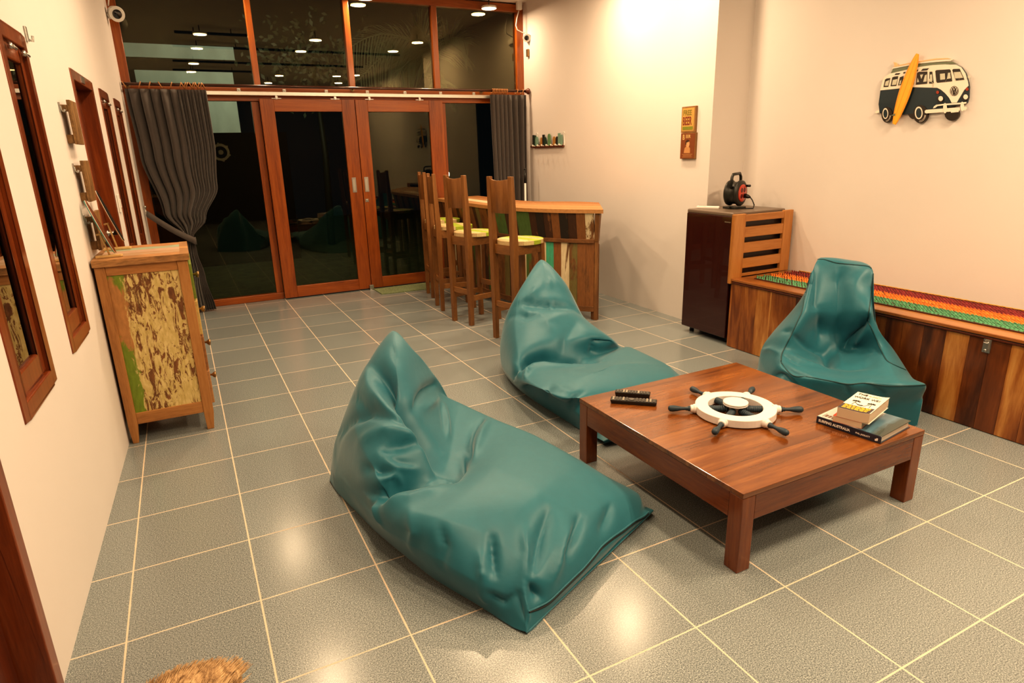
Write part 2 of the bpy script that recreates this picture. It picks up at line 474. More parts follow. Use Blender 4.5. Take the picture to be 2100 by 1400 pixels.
# aluminium track with brackets
TRY = GY-.10
e = thing('sliding_door_track', (.14, TRY, 2.03), 'long pale aluminium track above the sliding doors', 'door track')
b = MB(); b.box((.14, TRY-.012, 2.031), (3.95, TRY+.02, 2.066)); b.build('rail', M_ALU, e, .003)
for px in (567, 687, 757, 860):
    p = ony(px, 203, TRY); b = MB()
    b.box((p.x-.010, TRY-.008, 2.0), (p.x+.010, TRY+.008, 2.032)); b.box((p.x-.045, TRY-.006, 2.004), (p.x+.045, TRY+.006, 2.010))
    b.lathe([(0, .012), (.008, .012)], (p.x, TRY-.008, 2.018), (0, -1, 0), 12); b.build('hanger', M_STEEL, e)
for px in (490, 583, 669, 753, 830, 903, 971):
    p = ony(px, 189, GY-.045); b = MB(); b.box((p.x-.016, GY-.056, 2.064), (p.x+.016, GY-.045, 2.098)); b.ball((p.x, GY-.058, 2.085), .007, 8); b.build('clip', M_ALU, e, .003)
b = MB(); b.box((2.105, ya-.03, 0), (2.150, ya-.002, .055)); b.box((2.105, ya-.03, 0), (2.150, ya+.06, .006))
tag(b.build('door_guide', M_STEEL, origin=(2.125, ya, 0), bevel=.002), 'small metal floor guide between the two sliding doors', 'door guide')

# ------------------------------------------------------------------ curtain rod and curtains
RY = 6.065
e = thing('curtain_rod', (.06, RY, 2.107), 'thin dark brown curtain rod across the glass wall', 'curtain rod')
b = MB(); b.tube([(.062, RY, 2.107), (4.145, RY, 2.107)], .0135, 12); b.build('pole', plain('dark_rod_wood', (.05, .014, .006), .25, coat=.4), e)
b = MB(); b.lathe([(0, .014), (.004, .022), (.010, .022), (.014, .012), (.022, .026), (.034, .036), (.046, .030), (.054, .012), (.056, 0)], (4.100, RY, 2.107), (1, 0, 0), 16)
b.build('finial', M_MAHOD, e)
for x in (.105, 2.13, 3.60):
    b = MB(); b.tube([(x, RY, 2.107), (x, GY-.05, 2.107)], .008, 8); b.lathe([(0, .022), (.006, .022)], (x, GY-.046, 2.107), (0, -1, 0), 12); b.build('bracket', M_BRASS, e)

def m_curtain():
    t = NT('charcoal_curtain_cloth'); b = t.bsdf(Roughness=.8); b.inputs['Sheen Weight'].default_value = .35
    v = t.coords(); n1 = t.noise(v, 3, 3); wv = t.n('ShaderNodeTexWave', wave_type='BANDS', bands_direction='X'); wv.inputs['Scale'].default_value = 400; t.l(v, wv.inputs['Vector'])
    c = t.mix(n1.outputs[0], (.050, .042, .040), (.078, .066, .060)); t.l(c, b.inputs['Base Color']); t.bump(wv.outputs[1], .06, .001); return t.m
M_CURT = m_curtain()
M_RING = plain('tan_wood_ring', (.40, .17, .05), .4, coat=.3)
def ring_part(x, e, tilt=0.0):
    b = MB(); pts = []
    for q in range(18):
        a = 2*PI*q/18; pts.append((x + tilt*.02*math.cos(a), RY + .024*math.sin(a), 2.100 + .026*math.cos(a)))
    b.tube(pts, .0048, 6, closed=True); b.build('curtain_ring', M_RING, e)
def sm(t): t = max(0.0, min(1.0, t)); return t*t*(3-2*t)
def lerp(a, b, t): return a+(b-a)*t
def pw(x, tab):
    for (a, va), (b, vb) in zip(tab, tab[1:]):
        if x <= b: return lerp(va, vb, sm((x-a)/(b-a)))
    return tab[-1][1]
CY = 6.055
e = thing('grey_curtain', (.38, CY, 0), 'dark grey curtain gathered by a tieback at left corner', 'curtain')
ZT = 2.066
def curtL(u, z):
    xl = pw(z, ((0, .270), (.55, .345), (.72, .365), (.98, .20), (1.5, .095), (ZT, .070)))
    xr = pw(z, ((0, .520), (.35, .470), (.60, .432), (.74, .424), (.90, .560), (1.2, .705), (1.6, .738), (ZT, .735)))
    # broad pleats on the left part, tight ones on the right
    uu = u
    x = lerp(xl, xr, uu**.92)
    wide = (xr-xl)/.66
    if u < .60:
        ph = u/.60*5*2*PI; amp = .040
        x += .014*math.sin(ph+.9)*wide
    else:
        ph = 5*2*PI + (u-.60)/.40*9*2*PI; amp = .017
    head = sm((ZT-z)/.10)
    bl = sm((u-.54)/.12)
    a = lerp(.040, .017, bl)
    tie = math.exp(-((z-.72)/.16)**2)
    yv = CY + a*math.sin(ph)*lerp(.35, 1.0, head)*(1-.55*tie) - .018*tie
    yv += .010*math.sin(ph*.5+z*3)*head
    return (x, yv, z)
NU, NZ = 190, 60
V = []
for i in range(NZ+1):
    z = .012 + (ZT-.012)*i/NZ
    for j in range(NU+1): V.append(curtL(j/NU, z))
b = MB(); b.grid(V, NZ+1, NU+1)
ob = b.build('drape', M_CURT, e, fixn=False); so = ob.modifiers.new('thickness', 'SOLIDIFY'); so.thickness = .004
for q, px in enumerate((256, 288, 308, 330, 352, 371, 376, 380, 384, 392, 396, 400, 404, 408, 413, 418)):
    ring_part(ony(px, 183, RY).x, e, (.5 if q % 3 else -.6))
b = MB(); V = []
for i in range(15):
    t = i/14; p = Vector((.070, 6.02, .985)).lerp(Vector((.437, 5.955, .705)), t); p.z -= .015*math.sin(PI*t)
    for s in (-.5, .5): V.append((p.x + .010*s, p.y + .008*math.sin(t*9), p.z + s*.058))
b.grid(V, 15, 2)
V = []
for i in range(11):
    t = i/10; a = PI*t
    for s in (-.5, .5): V.append((.437 - .01*math.sin(a) , 5.955 + .12*t, .705 + s*.060))
b.grid(V, 11, 2)
ob = b.build('tieback', plain('grey_tieback_cloth', (.10, .085, .078), .8, sheen=.3), e, fixn=False); so = ob.modifiers.new('thickness', 'SOLIDIFY'); so.thickness = .006
b = MB(); b.tube([(.066, 6.06, 1.035), (.066, 6.03, 1.035), (.066, 6.015, 1.0), (.066, 6.03, .965)], .006, 8); b.ball((.066, 6.05, 1.045), .012, 10)
tag(b.build('tieback_hook', M_ALU, origin=(.066, 6.06, 1.0)), 'small metal hook holding the curtain tieback', 'hook')
# hem fold hanging beside the tie, lighter inside edge
e = thing('grey_curtain', (3.9, CY, 0), 'dark grey curtain hanging straight beside right wall', 'curtain')
V = []; NU = 110; NZ = 30
for i in range(NZ+1):
    z = .012 + (ZT-.012)*i/NZ
    for j in range(NU+1):
        u = j/NU
        xl = lerp(3.675, 3.640, z/ZT); x = lerp(xl, 4.100, u)
        ph = u*2*PI*(9 if u < .5 else 6) + (0 if u < .5 else 3*PI)
        a = (.014 if u < .5 else .026)*lerp(.35, 1, sm((ZT-z)/.12))
        V.append((x + .006*math.sin(ph+1), CY + a*math.sin(ph) + .006*math.sin(z*4+u*9), z))
b = MB(); b.grid(V, NZ+1, NU+1); ob = b.build('drape', M_CURT, e, fixn=False); so = ob.modifiers.new('thickness', 'SOLIDIFY'); so.thickness = .004
for q in range(10): ring_part(3.675 + q*.020, e, .3)
for x in (3.985, 4.055): ring_part(x, e, .6)
# ------------------------------------------------------------------ coffee table
TW = ((.28, (.040, .011, .003)), (.42, (.105, .031, .006)), (.56, (.185, .061, .012)), (.75, (.32, .125, .030)))
def m_tabletop():
    t = NT('glossy_teak_boards'); b = t.bsdf(Roughness=.22, Coat_Weight=.55); b.inputs['Coat Roughness'].default_value = .10
    tc = t.n('ShaderNodeTexCoord'); sp = t.n('ShaderNodeSeparateXYZ'); t.l(tc.outputs['Object'], sp.inputs[0])
    row = t.math('FLOOR', t.math('DIVIDE', sp.outputs[1], .112))
    mp = t.n('ShaderNodeMapping'); mp.inputs['Scale'].default_value = (.10, 1.0, 1.0); t.l(tc.outputs['Object'], mp.inputs[0])
    sh = t.n('ShaderNodeVectorMath', operation='ADD'); cb = t.n('ShaderNodeCombineXYZ')
    t.l(t.math('MULTIPLY', row, 7.31), cb.inputs[0]); t.l(t.math('MULTIPLY', row, 3.7), cb.inputs[2]); t.l(mp.outputs[0], sh.inputs[0]); t.l(cb.outputs[0], sh.inputs[1])
    n1 = t.noise(sh.outputs[0], 7, 5, .60, 1.8); n2 = t.noise(sh.outputs[0], 90, 3, .6)
    f = t.math('ADD', t.math('MULTIPLY', n1.outputs[0], .8), t.math('MULTIPLY', n2.outputs[0], .2))
    c = t.ramp(f, TW)
    wn = t.n('ShaderNodeTexWhiteNoise', noise_dimensions='1D'); t.l(row, wn.inputs['W'])
    c = t.mix(t.math('MULTIPLY', wn.outputs[0], .25), c, (.34, .12, .03))
    t.l(c, b.inputs['Base Color']); t.bump(f, .05, .002)
    return t.m
M_TTOP = m_tabletop()
TWD = ((.28, (.070, .014, .002)), (.52, (.165, .040, .005)), (.78, (.27, .074, .010)))  # redder, darker wood than the top, with side shade put into the colour
M_TLEG = wood('glossy_teak_leg', TWD, 2, 12, 8, .25, .45)
M_TAPX = wood('glossy_teak_apron', TWD, 0, 12, 8, .25, .45)
M_TAPY = wood('glossy_teak_apron_side', TWD, 1, 12, 8, .25, .45)
TX0, TX1, TY0, TY1, TZ = 1.905, 2.918, .533, 1.545, .318
table = thing('coffee_table', ((TX0+TX1)/2, (TY0+TY1)/2, 0), 'low square glossy reddish wooden table with four thick legs', 'table')
b = MB(); b.box((TX0, TY0, TZ-.020), (TX1, TY1, TZ)); b.build('tabletop', M_TTOP, table, .002)
lw = .064
for (x, y) in ((TX0, TY0), (TX1-lw, TY0), (TX0, TY1-lw), (TX1-lw, TY1-lw)):
    b = MB(); b.box((x+.001, y+.001, 0), (x+lw-.001, y+lw-.001, TZ-.0205)); b.build('leg', M_TLEG, table, .003)
for y in (TY0+.002, TY1-.030):
    b = MB(); b.box((TX0+lw, y, TZ-.118), (TX1-lw, y+.028, TZ-.0205)); b.build('apron', M_TAPX, table, .002)
for x in (TX0+.002, TX1-.030):
    b = MB(); b.box((x, TY0+lw, TZ-.118), (x+.028, TY1-lw, TZ-.0205)); b.build('apron', M_TAPY, table, .002)

# ------------------------------------------------------------------ ship wheel
def m_chipped(name, c0, c1, amt=.62, sc=30):
    t = NT(name); b = t.bsdf(Roughness=.55); n = t.noise(t.coords(), sc, 5, .65)
    c = t.ramp(n.outputs[0], ((amt, c0), (amt+.06, c1))); t.l(c, b.inputs['Base Color']); t.bump(n.outputs[0], .15, .003); return t.m
M_WWHITE = m_chipped('white_painted_wood', (.74, .72, .70), (.55, .46, .38), .68)
M_WNAVY = m_chipped('navy_painted_wood', (.020, .042, .062), (.10, .13, .14), .60)
def ship_wheel(name, loc, rot, label, ang0, R=.170, S=1.0):
    """flat in local xy, rim resting at z=0"""
    e = local(name, loc, label, 'ship wheel', rot=rot)
    b = MB(); n = 64; ro, ri, h = R, R-.055, .034
    z0 = .004
    prof = [(ri, z0), (ro, z0), (ro, z0+h), (ri, z0+h)]
    vs = []
    for q in range(n):
        a = 2*PI*q/n
        for (r_, z) in prof: vs.append((r_*math.cos(a), r_*math.sin(a), z))
    fs = []
    for q in range(n):
        q2 = (q+1) % n
        for k in range(4):
            k2 = (k+1) % 4; fs.append((q*4+k, q2*4+k, q2*4+k2, q*4+k2))
    b.add(vs, fs, 0, False)
    for k in range(6):
        a = math.radians(ang0+60*k); d = Vector((math.cos(a), math.sin(a), 0)); p = d*(R-.012); p.z = z0+h*.5
        b.lathe([(0, .021), (.020, .021), (.024, .017), (.034, .017), (.036, .012)], p, d, 14)
    b.build('rim', M_WWHITE, e, .0025, origin=(0,0,0)).location = (0,0,0)
    for k in range(6):
        a = math.radians(ang0+60*k); d = Vector((math.cos(a), math.sin(a), 0)); p = d*(R+.022); p.z = z0+h*.5
        m = MB(); m.lathe([(0, .010), (.004, .012), (.010, .012), (.013, .008), (.018, .010), (.021, .0075), (.040, .008), (.060, .0125), (.078, .0145), (.090, .013), (.096, .008), (.098, 0)], p, d, 14)
        m.build('handle', M_WNAVY, e, origin=(0,0,0)).location = (0,0,0)
        p = d*.030; p.z = z0+h*.5
        prof = [(0, .012)]
        for q in range(9):
            x = .006+q*.0095; prof += [(x, .0155), (x+.006, .0155), (x+.0075, .012)]
        prof += [(.086, .013)]
        m = MB(); m.lathe(prof, p, d, 12); m.build('spoke', M_WNAVY, e, origin=(0,0,0)).location = (0,0,0)
    m = MB(); m.lathe([(0, .030), (.038, .030), (.039, .052), (.0435, .053), (.044, .050), (.046, .050), (.047, .053), (.052, .053), (.0535, .050)], (0, 0, z0), (0, 0, 1), 36)
    m.build('hub', M_WWHITE, e, origin=(0,0,0)).location = (0,0,0)
    return e
ship_wheel('ship_wheel', (2.392, 1.045, TZ), (0, 0, 0), 'white ship wheel with navy handles lying on the coffee table', 28)
ship_wheel('ship_wheel', (1.36, -3.2035, 1.60), (-PI/2, 0, 0), 'white ship wheel hung on dark wall, mirrored in the glass', 20, R=.19)

# ------------------------------------------------------------------ remotes
M_BTN = plain('remote_buttons', (.10, .095, .085), .5)
M_BTN2 = plain('pale_remote_buttons', (.36, .33, .27), .4)
M_RED = plain('red_button', (.6, .05, .03), .4)
def remote(loc, rz, L, W, H, label, dense, seed):
    e = local('remote_control', loc, label, 'remote control', rz, 'black remotes lying on the coffee table')
    rnd = random.Random(seed)
    b = MB(); b.hexa([(-L/2+.004, -W/2+.004, 0), (L/2-.004, -W/2+.004, 0), (L/2-.004, W/2-.004, 0), (-L/2+.004, W/2-.004, 0), (-L/2, -W/2, H), (L/2, -W/2, H), (L/2, W/2, H), (-L/2, W/2, H)])
    o = b.build('body', M_BLACKP, e, .004, origin=(0,0,0)); o.location = (0,0,0)
    k = 0; n = 13 if dense else 11
    for i in range(n):
        x = -L/2+.014+i*(L-.028)/(n-1)
        if i in (5, 6) and dense:
            if i == 5:
                b = MB(); b.lathe([(0, .013), (.003, .013), (.004, .011)], (x+.006, 0, H-.001), (0, 0, 1), 16); o = b.build('navigation_ring', M_BTN, e, origin=(0,0,0)); o.location = (0,0,0)
            continue
        b = MB()
        for j in range(3):
            y = (j-1)*W*.27; s = .0042
            b.box((x-s, y-s*1.05, H-.001), (x+s, y+s*1.05, H+.0028))
        o = b.build('button_row', (M_BTN2 if rnd.random() < .4 else M_BTN), e, .001, origin=(0,0,0)); o.location = (0,0,0)
    return e
p0, p1 = onz(1250, 819, TZ+.02), onz(1348, 826, TZ+.02)
remote((2.083, 1.362, TZ), math.atan2(p1.y-p0.y, p1.x-p0.x), .212, .048, .020, 'longer flat black remote nearer the table edge', True, 1)
remote((2.130, 1.430, TZ), math.atan2(p1.y-p0.y, p1.x-p0.x)-.02, .165, .040, .026, 'shorter thick black remote behind the longer one', False, 2)

# ------------------------------------------------------------------ books
M_PAGE = NT('book_pages'); bb = M_PAGE.bsdf(Roughness=.8)
wv = M_PAGE.n('ShaderNodeTexWave', wave_type='BANDS', bands_direction='Z'); wv.inputs['Scale'].default_value = 260; wv.inputs['Distortion'].default_value = 1.0
M_PAGE.l(M_PAGE.coords(), wv.inputs['Vector']); M_PAGE.l(M_PAGE.ramp(wv.outputs[1], ((0, (.52, .40, .28)), (1, (.70, .58, .44)))), bb.inputs['Base Color']); M_PAGE = M_PAGE.m
M_PAGEW = plain('pale_book_pages', (.72, .68, .60), .8)
M_NAVY = plain('navy_book_cover', (.012, .022, .045), .25, coat=.3)
M_INKW = plain('white_print', (.85, .83, .80), .5)
M_INKK = plain('black_print', (.03, .025, .02), .5)
M_INKY = plain('yellow_print', (.75, .50, .04), .5)
M_ORNG = plain('orange_red_cover', (.75, .12, .05), .4)
M_CREAM = plain('cream_cover', (.80, .76, .66), .35, coat=.2)
def m_seacover():
    t = NT('sea_photo_cover'); b = t.bsdf(Roughness=.2, Coat_Weight=.4)
    tc = t.n('ShaderNodeTexCoord'); sp = t.n('ShaderNodeSeparateXYZ'); t.l(tc.outputs['Object'], sp.inputs[0])
    nz = t.noise(t.coords(), 18, 4)
    x = t.math('ADD', t.math('MULTIPLY', sp.outputs[0], 3.8), t.math('MULTIPLY', nz.outputs[0], .16))
    x = t.math('ADD', x, .42)
    c = t.ramp(x, ((.0, (.52, .54, .50)), (.30, (.40, .46, .46)), (.50, (.36, .44, .46)), (.60, (.55, .58, .55)), (.66, (.06, .13, .18)), (.80, (.10, .20, .27)), (.90, (.03, .06, .06)), (1.0, (.04, .06, .05))))
    t.l(c, b.inputs['Base Color']); return t.m
# local frame: x from the spine's reading start to its end, y away from the spine
A = onz(1674, 865, TZ+.003); B = onz(1806, 909, TZ+.003)
rz = math.atan2(B.y-A.y, B.x-A.x)
L1, W1, H1 = (B-A).length, .245, .031
mid = (A+B)/2; ny = Vector((-math.sin(rz), math.cos(rz), 0))
e = local('hardcover_book', (mid.x+ny.x*W1/2, mid.y+ny.y*W1/2, TZ), 'large hardcover surfing book with navy spine, bottom of stack', 'book', rz, 'books stacked on the coffee table')
def lp(mb, name, mats, e, bevel=0):
    o = mb.build(name, mats, e, bevel, origin=(0,0,0)); o.location = (0,0,0); return o
b = MB(); b.box((-L1/2+.006, -W1/2+.004, .003), (L1/2-.006, W1/2-.006, H1-.003)); lp(b, 'pages', M_PAGEW, e)
b = MB(); b.box((-L1/2, -W1/2, 0), (L1/2, W1/2, .003)); lp(b, 'back_cover', M_NAVY, e, .001)
b = MB(); b.box((-L1/2, -W1/2-.002, 0), (L1/2, -W1/2+.004, H1)); lp(b, 'spine', M_NAVY, e, .0015)
b = MB(); b.box((-L1/2, -W1/2, H1-.003), (L1/2, W1/2, H1)); cov = lp(b, 'front_cover', m_seacover(), e, .001)
b = MB(); M = frame_matrix((-L1/2+.010, -W1/2-.0024, .0105), (1, 0, 0), (0, 0, 1))
text_into(b, 'SURFING AUSTRALIA', .0155, M, bold=.0004, sx=.90)
M = frame_matrix((L1/2-.098, -W1/2-.0024, .0115), (1, 0, 0), (0, 0, 1)); text_into(b, 'PHIL JARRATT', .0095, M, bold=.0, sx=.95)
# small publisher mark at the end of the spine
o3 = -W1/2-.0024; 
for (x0, z0, x1, z1) in ((.0, .008, .006, .016), (.005, .010, .011, .020)):
    b.box((L1/2-.022+x0, o3-.0006, z0), (L1/2-.022+x1, o3+.0004, z1))
lp(b, 'spine_lettering', M_INKW, e)
b = MB()
for k in range(5): b.box((-L1/2+.020+k*.014, -W1/2+.020, H1), (-L1/2+.030+k*.014, -W1/2+.044, H1+.0005))
b.box((-L1/2+.014, -W1/2+.014, H1), (-L1/2+.016, -W1/2+.055, H1+.0005))
lp(b, 'cover_lettering', plain('brown_print', (.16, .08, .05), .5), e)
# middle book
Z2 = TZ+H1+.0008; H2 = .026
e = local('paperback_book', (2.715, .705, Z2), 'small tan paperback with orange cover, middle of stack', 'book', rz+.14, 'books stacked on the coffee table')
L2, W2 = .112, .178
b = MB(); b.box((-L2/2+.001, -W2/2, .001), (L2/2-.001, W2/2-.001, H2-.001)); lp(b, 'pages', M_PAGE, e)
for z in (0, H2-.001):
    b = MB(); b.box((-L2/2, -W2/2, z), (L2/2, W2/2, z+.001)); lp(b, 'cover', M_ORNG, e)
b = MB(); b.box((-L2/2, W2/2-.001, 0), (L2/2, W2/2+.0005, H2)); lp(b, 'spine', M_ORNG, e)
# top book
Z3 = Z2+H2+.001; H3 = .040
TZ3 = Z3+H3
q1, q2, q3, q4 = [onz(*q, TZ3) for q in ((1709, 831), (1777, 850), (1832, 819), (1768, 806))]
cx = (q1+q2+q3+q4)/4; ux = ((q2-q1)+(q3-q4)).normalized(); L3 = ((q2-q1).length+(q3-q4).length)/2; W3 = ((q4-q1).length+(q3-q2).length)/2
e = local('paperback_book', (cx.x, cx.y, Z3), 'white paperback with palm drawing and yellow strip, top of stack', 'book', math.atan2(ux.y, ux.x), 'books stacked on the coffee table')
def sheet(mb, x0, x1, y0, y1, z, th, mi=0, n=8):
    """cover curling up a little at its right edge"""
    V = []
    for q in range(n+1):
        x = lerp(x0, x1, q/n); zz = z + .006*max(0, (x/L3*2))**3
        for (y, t) in ((y0, 0), (y1, 0), (y1, th), (y0, th)): V.append((x, y, zz+t))
    fs = []
    for q in range(n):
        for k in range(4): fs.append((q*4+k, (q+1)*4+k, (q+1)*4+(k+1) % 4, q*4+(k+1) % 4))
    fs += [(0, 1, 2, 3), (n*4+3, n*4+2, n*4+1, n*4)]
    mb.add(V, fs, mi)
b = MB(); sheet(b, -L3/2+.001, L3/2-.002, -W3/2, W3/2-.001, .0006, H3-.0018); lp(b, 'pages', M_PAGE, e)
b = MB(); sheet(b, -L3/2, L3/2, -W3/2, W3/2, H3-.001, .0012); lp(b, 'front_cover', M_CREAM, e)
b = MB(); b.box((-L3/2, -W3/2, 0), (L3/2, W3/2, .0006)); lp(b, 'back_cover', M_CREAM, e)
b = MB(); sheet(b, -L3/2, L3/2-.004, -W3/2, -W3/2+W3*.27, H3+.0003, .0003); lp(b, 'dark_strip', plain('dark_brown_print', (.06, .045, .05), .4), e)
def onsheet(x): return H3 + .0008 + .006*max(0, (x/L3*2))**3
b = MB()
rnd = random.Random(3)
for k in range(4):
    x = -L3/2+.010
    yb = -W3/2+W3*(.215-.052*k)
    while x < L3/2-.02:
        w_ = rnd.uniform(.008, .018); b.box((x, yb, H3+.0004), (x+w_, yb+W3*.032, onsheet(x+w_)+.0002)); x += w_+.003
lp(b, 'yellow_lettering', M_INKY, e)
b = MB()
M = frame_matrix((-L3/2+.010, W3/2-W3*.150, onsheet(0)+.0003), (1, 0, .012), (0, 1, 0)); text_into(b, 'THE', .028, M, sx=.74)
M = frame_matrix((-L3/2+.008, W3/2-W3*.325, onsheet(0)+.0003), (1, 0, .012), (0, 1, 0)); text_into(b, 'WORK WEEK', .029, M, sx=.66)
z = onsheet(0)+.0006
def stroke(pts, r): b.tube([(x*L3, (y-.5)*W3, onsheet(x*L3)+.0004) for x, y in pts], r, 5)
for cx_, lean in ((-.22, -.03), (.24, .04)):
    stroke([(cx_+lean, .30), (cx_+lean*.5, .40), (cx_, .50)], .0009)
    for a in (20, 65, 110, 155, 200, -20):
        dx, dy = math.cos(math.radians(a)), math.sin(math.radians(a))
        stroke([(cx_, .50), (cx_+dx*.07, .50+dy*.045), (cx_+dx*.13, .485+dy*.05)], .0014)
stroke([(-.22+.02*k-.0, .43-.11*math.sin(PI*k/22)) for k in range(23)], .0010)
stroke([(-.10, .345), (-.02, .33), (.06, .345)], .0022)
lp(b, 'black_drawing_and_lettering', M_INKK, e)
b = MB(); M = frame_matrix((-L3/2+.052, W3/2-W3*.150, onsheet(0)+.0003), (1, 0, .012), (0, 1, 0)); text_into(b, '4-HOUR', .028, M, sx=.66)
lp(b, 'orange_lettering', plain('faded_orange_print', (.72, .42, .28), .5), e)

# ------------------------------------------------------------------ storage bench with end panel
def m_benchplanks():
    t = NT('striped_teak_planks'); b = t.bsdf(Roughness=.32, Coat_Weight=.25)
    a = t.n('ShaderNodeVertexColor', layer_name='Col')
    tc = t.n('ShaderNodeTexCoord'); sh = t.n('ShaderNodeVectorMath', operation='ADD'); mp = t.n('ShaderNodeMapping'); mp.inputs['Scale'].default_value = (1, 1, .13)
    t.l(tc.outputs['Object'], mp.inputs[0]); sc = t.n('ShaderNodeVectorMath', operation='SCALE'); sc.inputs['Scale'].default_value = 31.0
    t.l(a.outputs[0], sc.inputs[0]); t.l(mp.outputs[0], sh.inputs[0]); t.l(sc.outputs[0], sh.inputs[1])
    n1 = t.noise(sh.outputs[0], 9, 3, .5, .9); n2 = t.noise(sh.outputs[0], 120, 2, .6)
    f = t.math('ADD', t.math('MULTIPLY', n1.outputs[0], .86), t.math('MULTIPLY', n2.outputs[0], .14))
    sep = t.n('ShaderNodeSeparateColor'); t.l(a.outputs[0], sep.inputs[0])
    f = t.math('ADD', f, t.math('MULTIPLY', t.math('SUBTRACT', sep.outputs[0], .5), .42))
    c = t.ramp(f, ((.26, (.055, .014, .004)), (.44, (.16, .046, .010)), (.56, (.30, .105, .022)), (.66, (.46, .21, .055)), (.80, (.62, .36, .12))))
    t.l(c, b.inputs['Base Color']); t.bump(f, .05, .002); return t.m
M_BPLANK = m_benchplanks()
LT = ((.3, (.28, .10, .022)), (.5, (.42, .18, .045)), (.75, (.56, .28, .09)))
M_LTZ = wood('honey_teak_upright', LT, 2, 12, 7, .35, .2)
M_LTX = wood('honey_teak_across', LT, 0, 12, 7, .35, .2)
M_LTY = wood('honey_teak_along', ((.3, (.16, .05, .012)), (.5, (.32, .12, .03)), (.75, (.50, .24, .07))), 1, 12, 7, .3, .3)
BX, BXW, BY0, BY1, BZ = 3.860, 4.440, -1.6, 2.505, .520
bench = thing('storage_bench', (4.15, 1.0, 0), 'long wooden storage bench of striped planks along right wall', 'bench')
b = MB(); rnd = random.Random(12); y = BY1
b2 = [0.62, .45, .70, .52, .60, .42, .30, .46, .36, .22, .40, .18, .24, .16, .80, .15, .22]
k = 0
while y > BY0:
    w_ = rnd.choice((.10, .115, .13, .095)); y2 = max(BY0, y-w_)
    r_ = b2[k] if k < len(b2) else rnd.uniform(.15, .7)
    b.box((BX, y2+.0006, .004), (BX+.022, y-.0006, BZ-.038), 0, None, (r_, rnd.random(), rnd.random())); y = y2; k += 1
b.build('front_planks', M_BPLANK, bench)
b = MB(); b.box((BX+.004, BY1-.002, .004), (BXW, BY1+.020, BZ-.034), 0, None, (.6, .3, .4)); b.build('end_board', M_BPLANK, bench)
b = MB(); b.box((BX+.05, BY0, .02), (BXW, BY1-.01, BZ-.05)); b.build('carcass', M_VOID, bench)
b = MB(); b.box((BX-.012, BY0, BZ-.034), (BX+.02, BY1, BZ-.022)); b.build('under_rail', M_MAHOD, bench, .003)
b = MB(); b.box((BX-.018, BY0, BZ-.018), (BXW, BY1+.001, BZ)); b.build('lid', M_LTY, bench, .003)
# end panel of slats
ya, yb = BY1+.002, BY1+.030
for (x0, x1) in ((3.832, 3.948), (4.338, 4.432)):
    b = MB(); b.box((x0, ya, BZ-.04 if x0 < 4 else BZ), (x1, yb, .978)); b.build('panel_post', M_LTZ, bench, .005)
for (z0, z1) in ((.921, .970), (.808, .882), (.695, .770), (.583, .655), (.523, .545)):
    b = MB(); b.box((3.948, ya+.004, z0), (4.338, yb-.004, z1)); b.build('panel_slat', M_LTX, bench, .003)
p = onx(2026, 703, BX)
b = MB(); b.box((BX-.006, p.y-.018, BZ-.105), (BX, p.y+.018, BZ-.030)); b.box((BX-.012, p.y-.010, BZ-.085), (BX-.004, p.y+.010, BZ-.040)); b.lathe([(0, .007), (.010, .007), (.011, .004)], (BX-.006, p.y, BZ-.092), (-1, 0, 0), 10)
b.tube([(BX-.012, p.y-.010, BZ-.045), (BX-.020, p.y-.008, BZ-.052), (BX-.020, p.y+.008, BZ-.052), (BX-.012, p.y+.010, BZ-.045)], .003, 6)
b.build('clasp', M_STEEL, bench)
# woven runner
def m_weave():
    t = NT('woven_striped_mat'); b = t.bsdf(Roughness=.85)
    tc = t.n('ShaderNodeTexCoord'); sp = t.n('ShaderNodeSeparateXYZ'); t.l(tc.outputs['Object'], sp.inputs[0])
    a = t.n('ShaderNodeVertexColor', layer_name='Col'); n = t.noise(t.coords(), 60, 2)
    c = t.mix(.35, a.outputs[0], n.outputs[0], 'OVERLAY'); t.l(c, b.inputs['Base Color']); return t.m
M_WEAVE = m_weave()
mat_ = thing('woven_mat', (4.18, 1.0, BZ), 'long woven mat with red, orange and green stripes on bench', 'mat')
MX0, MX1, MY0, MY1 = 3.962, 4.432, -1.6, 2.405
b = MB(); b.box((MX0, MY0, BZ+.0005), (MX1, MY1, BZ+.006)); b.build('backing', plain('dark_brown_cord', (.06, .018, .008), .9), mat_)
rnd = random.Random(5)
GREEN, ORANGE, REDC = (.10, .31, .16), (.74, .22, .032), (.25, .028, .028)
def bands():
    # (x0, x1, colour) rows of twisted straw stitches
    g = (MX1-MX0-.03)/6.4
    for k in range(6):
        yield MX0+.014+k*g*1.06, MX0+.014+k*g*1.06+g*.84, (GREEN, GREEN, ORANGE, ORANGE, REDC, REDC)[k]
for bx0, bx1, colr in bands():
    b = MB(); y = MY1-.008
    while y > MY0+.01:
        jit = rnd.uniform(-.004, .004); s = rnd.uniform(.8, 1.15)
        c3 = tuple(min(1, q*s) for q in colr) + (1,)
        d = .050
        b.hexa([(bx0+jit, y-.0175, BZ+.005), (bx1+jit, y-.0175+d, BZ+.005), (bx1+jit, y+d, BZ+.005), (bx0+jit, y, BZ+.005),
                (bx0+.006+jit, y-.011, BZ+.014), ((bx1)-.004+jit, y-.011+d, BZ+.014), ((bx1)-.004+jit, y-.004+d, BZ+.014), (bx0+.006+jit, y-.004, BZ+.014)], 0, c3)
        y -= .0205
    b.build('woven_stripe', M_WEAVE, mat_, fixn=False)
b = MB(); y = MY1
pts = []
while y > MY0:
    pts.append((MX1-.002+.003*math.sin(y*160), y, BZ+.010)); y -= .012
b.tube(pts, .004, 5); b.build('edge_cord', plain('yellow_edge_cord', (.62, .30, .06), .8), mat_)

